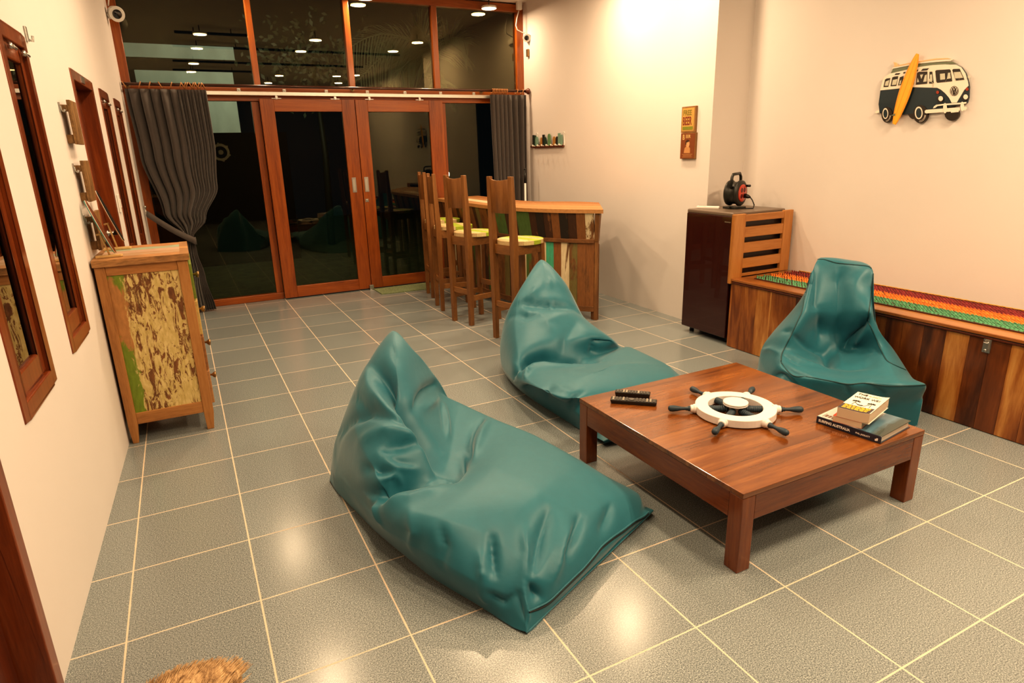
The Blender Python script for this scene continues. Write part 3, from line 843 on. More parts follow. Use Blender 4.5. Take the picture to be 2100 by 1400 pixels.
# ------------------------------------------------------------------ small fridge
M_FRIDGE = plain('dark_maroon_enamel', (.034, .005, .004), .22, coat=.5)
M_FRTOP = plain('grey_brown_top', (.16, .12, .09), .35)
FR = (3.866, 2.556, .050); FR2 = (4.40, 3.030, .985)
fr = thing('mini_fridge', (4.13, 2.79, 0), 'small dark maroon fridge standing beside the bench', 'fridge')
b = MB(); b.box((FR[0]+.055, FR[1], .045), (FR2[0], FR2[1], .955)); b.build('cabinet', plain('dark_grey_cabinet', (.035, .02, .016), .35), fr, .006)
b = MB(); b.box((FR[0]+.002, FR[1]-.002, .955), (FR2[0], FR2[1]+.002, FR2[2])); b.build('top', M_FRTOP, fr, .010, 3)
b = MB(); b.box((FR[0], FR[1], FR[2]), (FR[0]+.050, FR2[1], .957)); dr = b.build('door', M_FRIDGE, fr, .006, 3)
b = MB(); b.box((FR[0]-.0015, FR[1]+.018, .912), (FR[0], FR[1]+.075, .920)); b.build('maker_plate', M_STEEL, dr)
for y in (2.60, 2.985):
    b = MB(); b.lathe([(0, .018), (.05, .016)], (FR[0]+.075, y, 0), (0, 0, 1), 12); b.build('foot', M_BLACKP, fr)
for y in (2.60, 2.985):
    b = MB(); b.lathe([(0, .018), (.05, .016)], (FR2[0]-.06, y, 0), (0, 0, 1), 12); b.build('foot', M_BLACKP, fr)
# cable reel on the fridge
RX, RYY, RZ = 4.125, 2.800, .985
ax = Vector((.30, -.95, 0)).normalized(); si = Vector((ax.y, -ax.x, 0))
reel = thing('cable_reel', (RX, RYY, RZ), 'black cable reel with red socket face on the fridge', 'cable reel')
M_REEL = plain('black_reel_plastic', (.016, .017, .014), .4)
c0 = Vector((RX, RYY, RZ+.1165))
b = MB(); b.lathe([(-.055, .080), (-.050, .092), (-.035, .096), (-.030, .082), (.030, .082), (.035, .096), (.050, .092), (.055, .078), (.056, .0)], c0, ax, 40); b.build('drum', M_REEL, reel)
b = MB()
for s in (-1, 1):
    b.tube([c0+si*s*.055+Vector((0,0,-.106)), c0+si*s*.085+Vector((0,0,-.100)), c0+si*s*.100+Vector((0,0,-.106))], .008, 8)
b.box((RX-.06, RYY-.06, RZ), (RX+.06, RYY+.06, RZ+.016)); b.build('foot_base', M_REEL, reel, .004)
b = MB(); b.tube([c0+si*.078+Vector((0,0,.04)), c0+si*.070+Vector((0,0,.115)), c0+si*.055+Vector((0,0,.138)), c0-si*.050+Vector((0,0,.142)), c0-si*.070+Vector((0,0,.118)), c0-si*.080+Vector((0,0,.04))], .011, 8); b.build('carrying_handle', M_REEL, reel)
M_SOCK = plain('red_socket_plate', (.52, .05, .02), .3, coat=.4); M_SOCKD = plain('dark_red_socket', (.10, .008, .004), .4)
b = MB(); b.lathe([(.050, .064), (.060, .064), (.062, .060), (.0625, 0)], c0, ax, 32); sock = b.build('socket_plate', M_SOCK, reel)
for q in range(4):
    a = math.radians(45+90*q); p = c0+ax*.0615+si*.031*math.cos(a)+Vector((0,0,.031*math.sin(a)))
    b = MB(); b.lathe([(0, .018), (.0015, .018), (.002, .014)], p, ax, 18); o = b.build('socket', M_SOCKD, reel)
p = c0+ax*.064-si*.026+Vector((0,0,-.020))
p = c0+ax*.064+si*(.026 if (si.x > 0) else -.026)+Vector((0,0,-.020))
b = MB(); b.lathe([(0, .017), (.03, .014), (.045, .007)], p, (ax+Vector((0,0,-.25))).normalized(), 14)
q0 = p+ax*.045+Vector((0,0,-.012))
b.tube([q0, q0+ax*.018+Vector((0,0,-.02)), Vector((q0.x, q0.y, RZ+.03))+ax*.035, Vector((q0.x, q0.y, RZ+.006))+ax*.030, Vector((q0.x, q0.y, RZ+.006))-ax*.010+si*.05], .0042, 6); b.build('plug_and_cord', M_BLACKP, reel)
p = c0+ax*.052+si*(.070 if si.x > 0 else -.070)+Vector((0,0,.050)); b = MB(); b.lathe([(0, .009), (.03, .009), (.032, .006)], p, ax, 10); b.build('crank_knob', M_BLACKP, reel)
p = onz(1462, 428, .987)
e = thing('white_remote', (3.98, 2.93, .985), 'slim white remote lying on top of the fridge', 'remote control')
b = MB(); d = Vector((.115, -.165, 0)).normalized(); n_ = Vector((-d.y, d.x, 0)); cc = Vector((3.985, 2.93, .985))
b.hexa([cc-d*.085-n_*.022, cc+d*.085-n_*.022, cc+d*.085+n_*.022, cc-d*.085+n_*.022, cc-d*.085-n_*.022+Vector((0,0,.02)), cc+d*.085-n_*.020+Vector((0,0,.018)), cc+d*.085+n_*.020+Vector((0,0,.018)), cc-d*.085+n_*.022+Vector((0,0,.02))])
b.build('body', M_WHITEP, e, .005)
b = MB(); b.hexa([cc-d*.07-n_*.014+Vector((0,0,.0195)), cc-d*.02-n_*.014+Vector((0,0,.0195)), cc-d*.02+n_*.014+Vector((0,0,.0195)), cc-d*.07+n_*.014+Vector((0,0,.0195)), cc-d*.07-n_*.014+Vector((0,0,.0208)), cc-d*.02-n_*.014+Vector((0,0,.0208)), cc-d*.02+n_*.014+Vector((0,0,.0208)), cc-d*.07+n_*.014+Vector((0,0,.0208))]); b.build('display', M_ALU, e)
# ------------------------------------------------------------------ reclaimed-wood bar
def m_peeling(name, bare, sc=7, amt=.50, axis=2, rough=.6, stretch=5):
    """old paint (vertex colour, alpha = how much of it is left) flaking off bare wood"""
    t = NT(name); b = t.bsdf(Roughness=rough)
    a = t.n('ShaderNodeVertexColor', layer_name='Col')
    s3 = [1.0, 1.0, 1.0]; s3[axis] = 1.0/stretch
    v = t.coords(tuple(s3)); n1 = t.noise(v, sc, 6, .65, .8); n2 = t.noise(v, sc*9, 3, .6)
    grain = t.ramp(n2.outputs[0], ((.3, tuple(x*.45 for x in bare)), (.6, bare), (.8, tuple(min(1, x*1.4) for x in bare))))
    th = t.math('SUBTRACT', n1.outputs[0], t.math('SUBTRACT', 1.0, a.outputs[1]))
    m = t.n('ShaderNodeMapRange'); m.inputs[1].default_value = -.02; m.inputs[2].default_value = .03; t.l(th, m.inputs[0])
    paint = t.mix(.35, a.outputs[0], n2.outputs[0], 'OVERLAY')
    c = t.mix(m.outputs[0], grain, paint); t.l(c, b.inputs['Base Color']); t.bump(m.outputs[0], .25, .002)
    return t.m
BARE = (.19, .082, .025)
M_BARW = m_peeling('reclaimed_planks', BARE, 8)
M_BARTOP = m_peeling('reclaimed_top_planks', (.34, .16, .055), 6, axis=1)
M_BARRAIL = wood('reclaimed_rail', ((.3, (.06, .024, .008)), (.55, (.17, .072, .021)), (.8, (.29, .13, .045))), 1, 6, 8, .55)
BROWN, DBROWN, CREAM_, GREEN_, TEAL_, OLIVE_, BLACK_ = (.21, .085, .024), (.055, .022, .008), (.62, .52, .34), (.075, .14, .035), (.06, .36, .22), (.16, .13, .04), (.018, .012, .007)
bar = thing('bar_counter', (3.25, 4.4, 0), 'curved bar counter of reclaimed multicoloured planks by the glass wall', 'bar counter')
spine = [(2.985, 6.05), (2.985, 5.40), (2.985, 4.85), (3.035, 4.46), (3.15, 4.12), (3.29, 3.88), (3.455, 3.690)]
def arc_path(P, n):
    P = [Vector((x, y, 0)) for x, y in P]; out = []
    for i in range(len(P)-1):
        p0 = P[max(i-1, 0)]; p1 = P[i]; p2 = P[i+1]; p3 = P[min(i+2, len(P)-1)]
        for k in range(12):
            t = k/12
            out.append(.5*((2*p1)+(p2-p0)*t+(2*p0-5*p1+4*p2-p3)*t*t+(3*p1-p0-3*p2+p3)*t**3))
    out.append(P[-1])
    L = [0]
    for a, b_ in zip(out, out[1:]): L.append(L[-1]+(b_-a).length)
    res = []
    for k in range(n+1):
        s = L[-1]*k/n; i = max(j for j in range(len(L)) if L[j] <= s+1e-9); i = min(i, len(out)-2)
        res.append(out[i].lerp(out[i+1], (s-L[i])/max(L[i+1]-L[i], 1e-9)))
    return res
NP = 33
bp_ = arc_path(spine, NP)
def nrm(i):
    t = (bp_[min(i+1, NP)]-bp_[max(i-1, 0)]).normalized(); return Vector((t.y, -t.x, 0))*-1 if False else Vector((t.y, -t.x, 0))
# outward side faces the room (-x / -y)
def outw(i):
    n_ = nrm(i); return n_ if n_.dot(Vector((-1, -.4, 0))) > 0 else -n_
rnd = random.Random(21)
low = [BROWN, DBROWN, GREEN_, BROWN, CREAM_, DBROWN, BROWN, OLIVE_, CREAM_, BROWN, DBROWN, GREEN_, BROWN, CREAM_, BROWN, DBROWN, GREEN_, CREAM_, DBROWN, BROWN, OLIVE_, DBROWN, BROWN, CREAM_, GREEN_, BROWN, CREAM_, TEAL_, BROWN, CREAM_, OLIVE_, BROWN, BROWN]
upp = [BROWN, DBROWN, BROWN, OLIVE_, DBROWN, BROWN, BROWN, DBROWN, BROWN, GREEN_, DBROWN, BROWN, BROWN, DBROWN, OLIVE_, BROWN, BROWN, DBROWN, BROWN, GREEN_, GREEN_, DBROWN, DBROWN, GREEN_, GREEN_, DBROWN, BLACK_, DBROWN, BROWN, BLACK_, DBROWN, BROWN, CREAM_]
ZW, ZTOP = .690, .935
b = MB(); b2_ = MB()
for i in range(NP):
    p, q = bp_[i], bp_[i+1]; o1, o2 = outw(i), outw(i+1)
    jj = rnd.uniform(-.003, .003)
    def pt(base, o, off, z): return base + o*(off+jj) + Vector((0, 0, z))
    keep = .57 if low[i] in (CREAM_, TEAL_) else .53
    b.hexa([pt(p, o1, 0, .085), pt(q, o2, 0, .085), pt(q, o2, -.02, .085), pt(p, o1, -.02, .085), pt(p, o1, 0, ZW), pt(q, o2, 0, ZW), pt(q, o2, -.02, ZW), pt(p, o1, -.02, ZW)], 0, low[i]+(keep,))
    b2_.hexa([pt(p, o1, .004, ZW+.02), pt(q, o2, .004, ZW+.02), pt(q, o2, -.02, ZW+.02), pt(p, o1, -.02, ZW+.02), pt(p, o1, .052, ZTOP), pt(q, o2, .052, ZTOP), pt(q, o2, .03, ZTOP), pt(p, o1, .03, ZTOP)], 0, upp[i]+((.60 if upp[i] != CREAM_ else .47),))
b.build('lower_planks', M_BARW, bar); b2_.build('flared_planks', M_BARW, bar)
def ribbon(z0, z1, oa, ob, i0=0, i1=NP):
    m = MB(); V = []
    for i in range(i0, i1+1):
        for (o, z) in ((oa, z0), (ob, z0), (ob, z1), (oa, z1)): V.append(bp_[i] + outw(i)*o + Vector((0, 0, z)))
    fs = []; k = i1-i0
    for i in range(k):
        for c_ in range(4): fs.append((i*4+c_, i*4+(c_+1) % 4, (i+1)*4+(c_+1) % 4, (i+1)*4+c_))
    fs += [(0, 1, 2, 3), (k*4+3, k*4+2, k*4+1, k*4)]
    m.add(V, fs, 0, False); return m
ribbon(ZW-.012, ZW+.022, -.02, .016).build('waist_rail', M_BARRAIL, bar, .003)
ribbon(.075, .125, -.02, .008).build('bottom_rail', M_BARRAIL, bar, .003)
for i in (0, 17, NP):
    p = bp_[i] - outw(i)*.030; b = MB(); b.box((p.x-.025, p.y-.025, 0), (p.x+.025, p.y+.025, ZW-.02)); b.build('foot_post', M_BARRAIL, bar, .003)
# end post flaring with the front, at the near end
o = outw(NP); t_ = (bp_[NP]-bp_[NP-1]).normalized(); p = bp_[NP]
b = MB()
def ep(off, al, z): return p + o*off + t_*al + Vector((0, 0, z))
b.hexa([ep(.003, -.002, 0), ep(.003, .028, 0), ep(-.045, .028, 0), ep(-.045, -.002, 0), ep(.003, -.002, ZW), ep(.003, .028, ZW), ep(-.045, .028, ZW), ep(-.045, -.002, ZW)])
b.hexa([ep(.006, -.002, ZW), ep(.006, .030, ZW), ep(-.045, .030, ZW), ep(-.045, -.002, ZW), ep(.050, .01, ZTOP-.001), ep(.050, .050, ZTOP-.001), ep(-.03, .050, ZTOP-.001), ep(-.03, .01, ZTOP-.001)])
b.build('end_post', wood('reclaimed_post', ((.3, (.08, .034, .010)), (.55, (.21, .092, .027)), (.8, (.34, .17, .06))), 2, 8, 8, .55), bar, .003)
# top boards
outer_e = [bp_[i] + outw(i)*.068 for i in range(0, NP+1)]
outer_e[-1] = outer_e[-1] + t_*.085; outer_e[-2] = outer_e[-2] + t_*.02
inner_e = arc_path([(3.44, 6.05), (3.43, 5.5), (3.44, 5.05), (3.52, 4.76), (3.68, 4.58), (3.80, 4.42), (3.86, 4.22)], NP)
topc = [BROWN, CREAM_, (.45, .24, .08)]
b = MB(); nb = 4
for i in range(NP):
    for k in range(nb):
        f0, f1 = k/nb+.004, (k+1)/nb-.004
        a0, a1 = outer_e[i].lerp(inner_e[i], f0), outer_e[i].lerp(inner_e[i], f1); c0_, c1_ = outer_e[i+1].lerp(inner_e[i+1], f0), outer_e[i+1].lerp(inner_e[i+1], f1)
        cc = ((.40, .20, .07), (.70, .54, .34) if i < 20 else (.42, .22, .08), (.38, .18, .06), (.34, .14, .04))[k]
        z0, z1 = Vector((0, 0, ZTOP)), Vector((0, 0, ZTOP+.032))
        b.hexa([a0+z0, c0_+z0, c1_+z0, a1+z0, a0+z1, c0_+z1, c1_+z1, a1+z1], 0, cc+(.75,))
b.build('counter_top', M_BARTOP, bar)

# ------------------------------------------------------------------ bar stools
M_STOOL = wood('stool_teak', ((.28, (.085, .034, .009)), (.5, (.19, .078, .020)), (.75, (.30, .14, .040))), 2, 10, 8, .42, .15)
M_STOOLX = wood('stool_teak_rail', ((.28, (.09, .036, .010)), (.5, (.21, .088, .023)), (.75, (.34, .16, .046))), 1, 8, 8, .42, .15)
M_SEATP = m_peeling('green_and_cream_seat_paint', (.42, .26, .10), 9, axis=1, stretch=2.5)
def make_stool(label):
    e = local('bar_stool', (0, 0, 0), label, 'bar stool', 0, 'wooden bar stools in a row along the bar')
    for s in (-1, 1):
        b = MB(); y = s*.122
        b.hexa([(-.187, y-.019, 0), (-.152, y-.019, 0), (-.152, y+.019, 0), (-.187, y+.019, 0), (-.192, y-.024, .78), (-.142, y-.024, .78), (-.142, y+.024, .78), (-.192, y+.024, .78)])
        b.hexa([(-.192, y-.024, .78), (-.142, y-.024, .78), (-.142, y+.024, .78), (-.192, y+.024, .78), (-.200, y-.019, 1.272), (-.170, y-.019, 1.272), (-.170, y+.019, 1.272), (-.200, y+.019, 1.272)])
        lp(b, 'back_post', M_STOOL, e, .003)
        b = MB(); y = s*.115
        b.hexa([(.125, y*1.08-.018, 0), (.160, y*1.08-.018, 0), (.160, y*1.08+.018, 0), (.125, y*1.08+.018, 0), (.100, y-.020, .765), (.140, y-.020, .765), (.140, y+.020, .765), (.100, y+.020, .765)])
        lp(b, 'front_leg', M_STOOL, e, .003)
    b = MB(); V = []; n = 10
    for (z, dx) in ((1.005, 0), (1.255, -.006)):
        for side in (0, -.016):
            for q in range(n+1):
                y = -.105+.21*q/n; V.append((-.172+dx+side-.020*math.sin(PI*q/n), y, z-(.012*math.sin(PI*q/n) if z > 1.1 else -.0)))
    N = n+1; fs = []
    for q in range(n):
        fs += [(q, q+1, 2*N+q+1, 2*N+q), (N+q, 3*N+q, 3*N+q+1, N+q+1), (q, N+q, N+q+1, q+1), (2*N+q, 2*N+q+1, 3*N+q+1, 3*N+q)]
    fs += [(0, 2*N, 3*N, N), (n, N+n, 3*N+n, 2*N+n)]
    b.add(V, fs, 0, True); lp(b, 'backrest', M_STOOL, e, .002)
    b = MB(); b.box((-.14, -.128, .690), (.135, -.104, .764)); b.box((-.14, .104, .690), (.135, .128, .764)); b.box((-.172, -.10, .690), (-.150, .10, .764)); b.box((.112, -.10, .690), (.135, .10, .764))
    lp(b, 'seat_apron', M_STOOLX, e, .002)
    b = MB(); rnd = random.Random(4); xs = [-.18, -.10, -.02, .06, .12, .18]
    n = 48; R = .182
    def chord(x): return math.sqrt(max(0, R*R-x*x))
    cols = [(.55, .40, .20, .60), (.62, .50, .24, .62), (.34, .44, .03, .75), (.58, .46, .22, .62), (.34, .44, .03, .72)]
    for k in range(5):
        x0, x1 = xs[k]+.001, xs[k+1]-.001; P = []
        for q in range(9):
            x = lerp(x0, x1, q/8); P.append((x, -chord(x), .764))
        for q in range(9):
            x = lerp(x1, x0, q/8); P.append((x, chord(x), .764))
        P = [p_ for j, p_ in enumerate(P) if j == 0 or (Vector(p_)-Vector(P[j-1])).length > 1e-4]
        if (Vector(P[0])-Vector(P[-1])).length < 1e-4: P.pop()
        b.prism(P, (0, 0, .030), 0, cols[k])
    for v_ in range(len(b.v)):
        x, y, z = b.v[v_]; b.v[v_] = (x+.005, y, z)
    lp(b, 'seat', M_SEATP, e)
    for (a, c_, z, nm) in (((-.168, -.122), (.140, -.122), .215, 'stretcher'), ((-.168, .122), (.140, .122), .215, 'stretcher'), ((-.168, -.112), (-.168, .112), .270, 'stretcher'), ((.135, -.112), (.135, .112), .300, 'footrest')):
        b = MB()
        if a[1] == c_[1]: b.box((a[0]+.012, a[1]-.010, z), (c_[0]-.012, a[1]+.010, z+.045))
        else: b.box((a[0]-.010, a[1]+.004, z), (a[0]+.010, c_[1]-.004, z+.045))
        lp(b, nm, M_STOOLX, e, .002)
    return e
posts = [((2.48, 3.66), (2.54, 3.42), 'wooden bar stool nearest the pointed teal bean bag'),
         ((2.400, 4.35), (2.462, 4.114), 'second wooden bar stool counted from the pointed teal bean bag'),
         ((2.479, 4.999), (2.443, 4.759), 'third wooden bar stool, overlapping the one by the doors'),
         ((2.600, 5.594), (2.566, 5.355), 'wooden bar stool nearest the sliding doors, partly hidden')]
proto = None
for k, (a, c_, lb) in enumerate(posts):
    a, c_ = Vector(a+(0,)), Vector(c_+(0,)); yv = (a-c_).normalized(); xv = Vector((yv.y, -yv.x, 0)); m_ = (a+c_)/2 + xv*.170
    o_ = make_stool(lb) if proto is None else copy_tree(proto)
    if proto is None: proto = o_
    o_['label'] = lb; o_.location = m_; o_.rotation_euler = (0, 0, math.atan2(xv.y, xv.x))

# ------------------------------------------------------------------ drawer cabinet with peeling paint
CX0, CX1, CY0, CY1 = -.066, .350, 2.878, 3.425
M_CABW = wood('cabinet_teak', ((.28, (.18, .07, .018)), (.5, (.38, .17, .05)), (.75, (.52, .27, .09))), 2, 9, 8, .5, .1)
M_CABX = wood('cabinet_teak_rail', ((.28, (.18, .07, .018)), (.5, (.40, .18, .055)), (.75, (.52, .27, .09))), 0, 9, 8, .5, .1)
def m_cabpanel():
    t = NT('peeling_cream_paint'); b = t.bsdf(Roughness=.6)
    tc = t.n('ShaderNodeTexCoord'); sp = t.n('ShaderNodeSeparateXYZ'); t.l(tc.outputs['Object'], sp.inputs[0])
    v = t.coords((1, 1, .30)); n1 = t.noise(v, 30, 8, .74, 1.6); n3 = t.noise(t.coords((1, 1, .4)), 7, 3, .5); n2 = t.noise(v, 70, 4, .6)
    f = t.math('ADD', t.math('MULTIPLY', n1.outputs[0], .80), t.math('MULTIPLY', n3.outputs[0], .20))
    m = t.n('ShaderNodeMapRange'); m.inputs[1].default_value = .462; m.inputs[2].default_value = .482; t.l(f, m.inputs[0])
    woodc = t.ramp(n2.outputs[0], ((.3, (.10, .035, .012)), (.7, (.26, .11, .035))))
    cream = t.ramp(n2.outputs[0], ((.3, (.50, .37, .12)), (.7, (.72, .58, .27))))
    c = t.mix(m.outputs[0], woodc, cream)
    # left border: bare honey wood with green remnants
    x = t.math('ADD', t.math('ADD', sp.outputs[0], t.math('MULTIPLY', t.math('SUBTRACT', n1.outputs[0], .5), .12)), t.math('MULTIPLY', t.math('SUBTRACT', sp.outputs[2], .55), -.02))
    lm = t.n('ShaderNodeMapRange'); lm.inputs[1].default_value = CX0+.098-.142; lm.inputs[2].default_value = CX0+.106-.142; lm.inputs[3].default_value = 1; lm.inputs[4].default_value = 0; t.l(x, lm.inputs[0])
    z = t.math('ADD', sp.outputs[2], t.math('ADD', t.math('MULTIPLY', t.math('SUBTRACT', n1.outputs[0], .5), .35), t.math('MULTIPLY', sp.outputs[0], 1.6)))
    zr = t.ramp(z, ((0, (1, 1, 1)), (.30, (1, 1, 1)), (.32, (0, 0, 0)), (.63, (0, 0, 0)), (.66, (1, 1, 1)), (.76, (1, 1, 1)), (.78, (0, 0, 0))))
    border = t.mix(zr, (.42, .20, .065), (.17, .24, .02))
    border = t.mix(.4, border, n2.outputs[0], 'OVERLAY')
    c = t.mix(lm.outputs[0], c, border); t.l(c, b.inputs['Base Color']); t.bump(f, .3, .004); return t.m
cab = thing('drawer_cabinet', (.142, 3.15, 0), 'wooden drawer cabinet with peeling cream and green paint at left wall', 'cabinet')
lg = .046
for (x, y) in ((CX0, CY0), (CX1-.050, CY0), (CX0, CY1-lg), (CX1-.050, CY1-lg)):
    w_ = lg if x == CX0 else .050
    b = MB(); b.hexa([(x+(.006 if x == CX0 else .004), y+.004, 0), (x+w_-.012, y+.004, 0), (x+w_-.012, y+lg-.006, 0), (x+(.006 if x == CX0 else .004), y+lg-.006, 0), (x, y, .10), (x+w_, y, .10), (x+w_, y+lg, .10), (x, y+lg, .10)])
    b.box((x, y, .10), (x+w_, y+lg, .952)); b.build('leg', M_CABW, cab, .003)
b = MB(); b.box((CX0+lg, CY0+.006, .905), (CX1-.05, CY0+.030, .952)); b.build('side_rail', M_CABX, cab, .002)
b = MB(); b.box((CX0+lg, CY0+.004, .105), (CX1-.05, CY0+.032, .168)); b.build('side_rail', M_CABX, cab, .002)
b = MB(); b.box((CX0+lg, CY0+.012, .168), (CX1-.05, CY0+.026, .905)); b.build('side_panel', m_cabpanel(), cab)
b = MB(); b.box((CX0+.008, CY1-.030, .105), (CX1-.05, CY1-.008, .952)); b.build('far_panel', M_CABW, cab)
b = MB(); b.box((CX0+.006, CY0+.032, .105), (CX0+.016, CY1-.032, .952)); b.build('back_panel', M_CABW, cab)
b = MB(); b.box((CX0+.02, CY0+.032, .105), (CX1-.04, CY1-.032, .12)); b.build('bottom_board', M_CABX, cab)
M_CTOP = m_peeling('cabinet_top_paint', (.40, .20, .07), 9, axis=0)
b = MB(); topcol = [(.44, .22, .08, .5), (.40, .26, .15, .62), (.46, .30, .20, .66), (.30, .36, .25, .55), (.44, .20, .07, .5)]
for k in range(5):
    b.box((CX0-.004+.030, CY0-.008+k*.1126, .9535), (CX1+.010-.04, CY0-.008+(k+1)*.1126-.001, .986), 0, None, topcol[k])
b.box((CX1-.030, CY0-.010, .9535), (CX1+.012, CY1+.010, .9866), 0, None, (.5, .26, .09, .4))
b.box((CX0-.005, CY0-.010, .9535), (CX0+.0255, CY1+.010, .9866), 0, None, (.5, .26, .09, .4))
b.box((CX0-.005, CY0-.0125, .9535), (CX1+.012, CY0-.0085, .9866), 0, None, (.46, .24, .085, .4))
b.build('cabinet_top', M_CTOP, cab)
dcol = [(.16, .22, .03), (.55, .40, .14), (.30, .14, .05), (.42, .22, .09)]
zs = [.135, .335, .535, .735]
for k in range(4):
    z0 = zs[3-k]; b = MB(); b.box((CX1-.030, CY0+lg+.004, z0), (CX1+.014, CY1-lg-.004, z0+.188), 0, None, dcol[k]+(.7,))
    d_ = b.build('drawer', M_CTOP, cab, .003)
    b = MB(); b.lathe([(0, .006), (.010, .006), (.016, .012), (.024, .018), (.030, .019), (.033, .012), (.034, 0)], (CX1+.013, 3.15, z0+.098), (1, 0, -.12), 16); b.build('knob', M_BRASS, d_)

# ------------------------------------------------------------------ little surfboards on stands, on the cabinet
M_SBW = m_chipped('white_board_enamel', (.75, .70, .60), (.7, .62, .5), .7); M_SBT = plain('teal_board_enamel', (.05, .22, .20), .2, coat=.6); M_SBB = plain('brown_board_enamel', (.22, .07, .025), .25, coat=.5)
M_PALE = wood('pale_stand_wood', ((.3, (.50, .33, .13)), (.7, (.68, .48, .22))), 1, 8, 8, .5)
def mini_board(y, xb, zb, xt, zt, label, cols, slant):
    ct = Vector((xt, y+slant, zt)); cb_ = Vector((xb, y, zb))
    e = thing('toy_surfboard', ((xb+xt)/2, y, zb), label, 'toy surfboard', 'small surfboard models on the cabinet')
    ax_ = (ct-cb_); L = ax_.length; ax_.normalize(); wd = Vector((0, 1, 0)); wd = (wd-ax_*wd.dot(ax_)).normalized(); nn = ax_.cross(wd)
    if nn.x < 0: nn = -nn
    lay = ((-.0055, -.0012, cols[0], 'board_bottom'), (-.0012, .0012, cols[1], 'board_core'), (.0012, .0055, cols[2], 'board_deck'))
    for (t0, t1, mt, nm) in lay:
        P = []
        for q in range(25):
            t = q/24; h = .040*(math.sin(PI*min(1, t*.97+.02))**.6); P.append((t, h))
        poly = [cb_+ax_*L*t+wd*h for t, h in P]+[cb_+ax_*L*t-wd*h for t, h in P[::-1][1:-1]]
        poly = [p_+nn*t0 for i_, p_ in enumerate(poly)]
        m = MB(); m.prism(poly, nn*(t1-t0)); m.build(nm, mt, e)
    f = MB(); f0 = cb_+ax_*.04-nn*.006; f.prism([f0, f0+ax_*.035, f0+ax_*.008-nn*.028], wd*.003); f.build('fin', cols[2], e)
    return e
mini_board(2.985, .030, 1.004, -.052, 1.272, 'toy surfboard with teal underside nearest the camera on cabinet', (M_SBT, M_SBW, M_SBB), -.02)
mini_board(3.290, .052, 1.030, -.030, 1.305, 'plain dark toy surfboard farther back on cabinet', (M_SBB, M_SBW, M_BLACKP), .0)
def stand(y, x0, x1, px, pz, label):
    e = thing('display_stand', ((x0+x1)/2, y, .9866), label, 'stand', 'small wooden stands holding toy surfboards')
    b = MB(); n = 10; P = []
    for q in range(n+1): a = -PI/2+PI*q/n; P.append((x1-.012+.012*math.cos(a), y+.014*math.sin(a), .987))
    P += [(x0, y+.014, .987), (x0, y-.014, .987)]
    b.prism(P, (0, 0, .012)); b.build('base', M_PALE, e, .002)
    b = MB(); b.tube([(px+.022, y, .998), (px, y, pz)], .0045, 8); b.build('post', M_PALE, e)
    b = MB(); b.tube([(px-.018, y, pz-.004), (px+.008, y, pz+.002)], .0045, 8); b.build('cross_peg', M_PALE, e)
stand(2.975, -.058, .062, -.018, 1.105, 'wooden stand under the teal-bottomed toy surfboard')
stand(3.285, -.050, .085, -.005, 1.130, 'wooden stand under the plain dark toy surfboard')

# ------------------------------------------------------------------ wooden boards hung on the left wall
M_OLDB = wood('old_stained_board', ((.36, (.05, .022, .006)), (.48, (.20, .105, .033)), (.66, (.36, .21, .08))), 2, 4, 18, .55)
M_CLEAR = NT('clear_plastic'); bb = M_CLEAR.bsdf(Roughness=.1, Base_Color=(.85, .84, .78, 1)); bb.inputs['Transmission Weight'].default_value = .7; M_CLEAR = M_CLEAR.m
for (y0, z0, z1, lb) in ((3.00, 1.536, 1.738, 'old wooden board on left wall, highest of three'), (3.02, 1.262, 1.460, 'old wooden board on left wall, middle of three'), (3.02, 1.020, 1.212, 'old wooden board on left wall, lowest, behind the toy surfboards')):
    y1 = y0+.165; e = thing('wooden_plaque', (wx(y0), y0, z0), lb, 'plaque', 'old wooden boards in a column on the left wall')
    b = MB(); wbox(b, y0, y1, z0, z1, -.046, -.030); b.build('board', M_OLDB, e, .002)
    b = MB(); wbox(b, y0+.015, y0+.045, z0+.004, z0+.045, -.031, 0); b.build('spacer_block', M_OLDB, e, .002)
    b = MB(); wbox(b, y0+.002, y0+.030, z1-.052, z1-.022, -.030, 0); b.build('top_block', M_OLDB, e, .002)
    b = MB(); xx = wx(y0); b.tube([(xx+.004, y0-.016, z1-.028), (xx+.006, y0-.016, z1-.050), (xx+.016, y0-.014, z1-.054), (xx+.020, y0-.014, z1-.044)], .005, 8); b.box((xx, y0-.026, z1-.060), (xx+.004, y0-.006, z1-.012)); b.build('hook', M_CLEAR, e)
p = onw(51, 68); b = MB(); b.box((p.x, p.y-.012, p.z-.030), (p.x+.008, p.y+.016, p.z+.025)); b.tube([(p.x+.010, p.y-.006, p.z-.026), (p.x+.022, p.y-.006, p.z-.030), (p.x+.024, p.y-.006, p.z-.010)], .005, 8)
o = b.build('plastic_hook', M_CLEAR, origin=p); tag(o, 'small clear plastic hook stuck above the near window', 'hook')
p = onw(243, 417); b = MB(); b.box((p.x, p.y-.035, p.z-.060), (p.x+.010, p.y+.035, p.z+.060)); b.box((p.x+.010, p.y-.016, p.z-.030), (p.x+.016, p.y+.016, p.z+.028))
tag(b.build('light_switch', M_WHITEP, origin=p, bevel=.003), 'white switch plate on left wall after the dark door', 'switch')

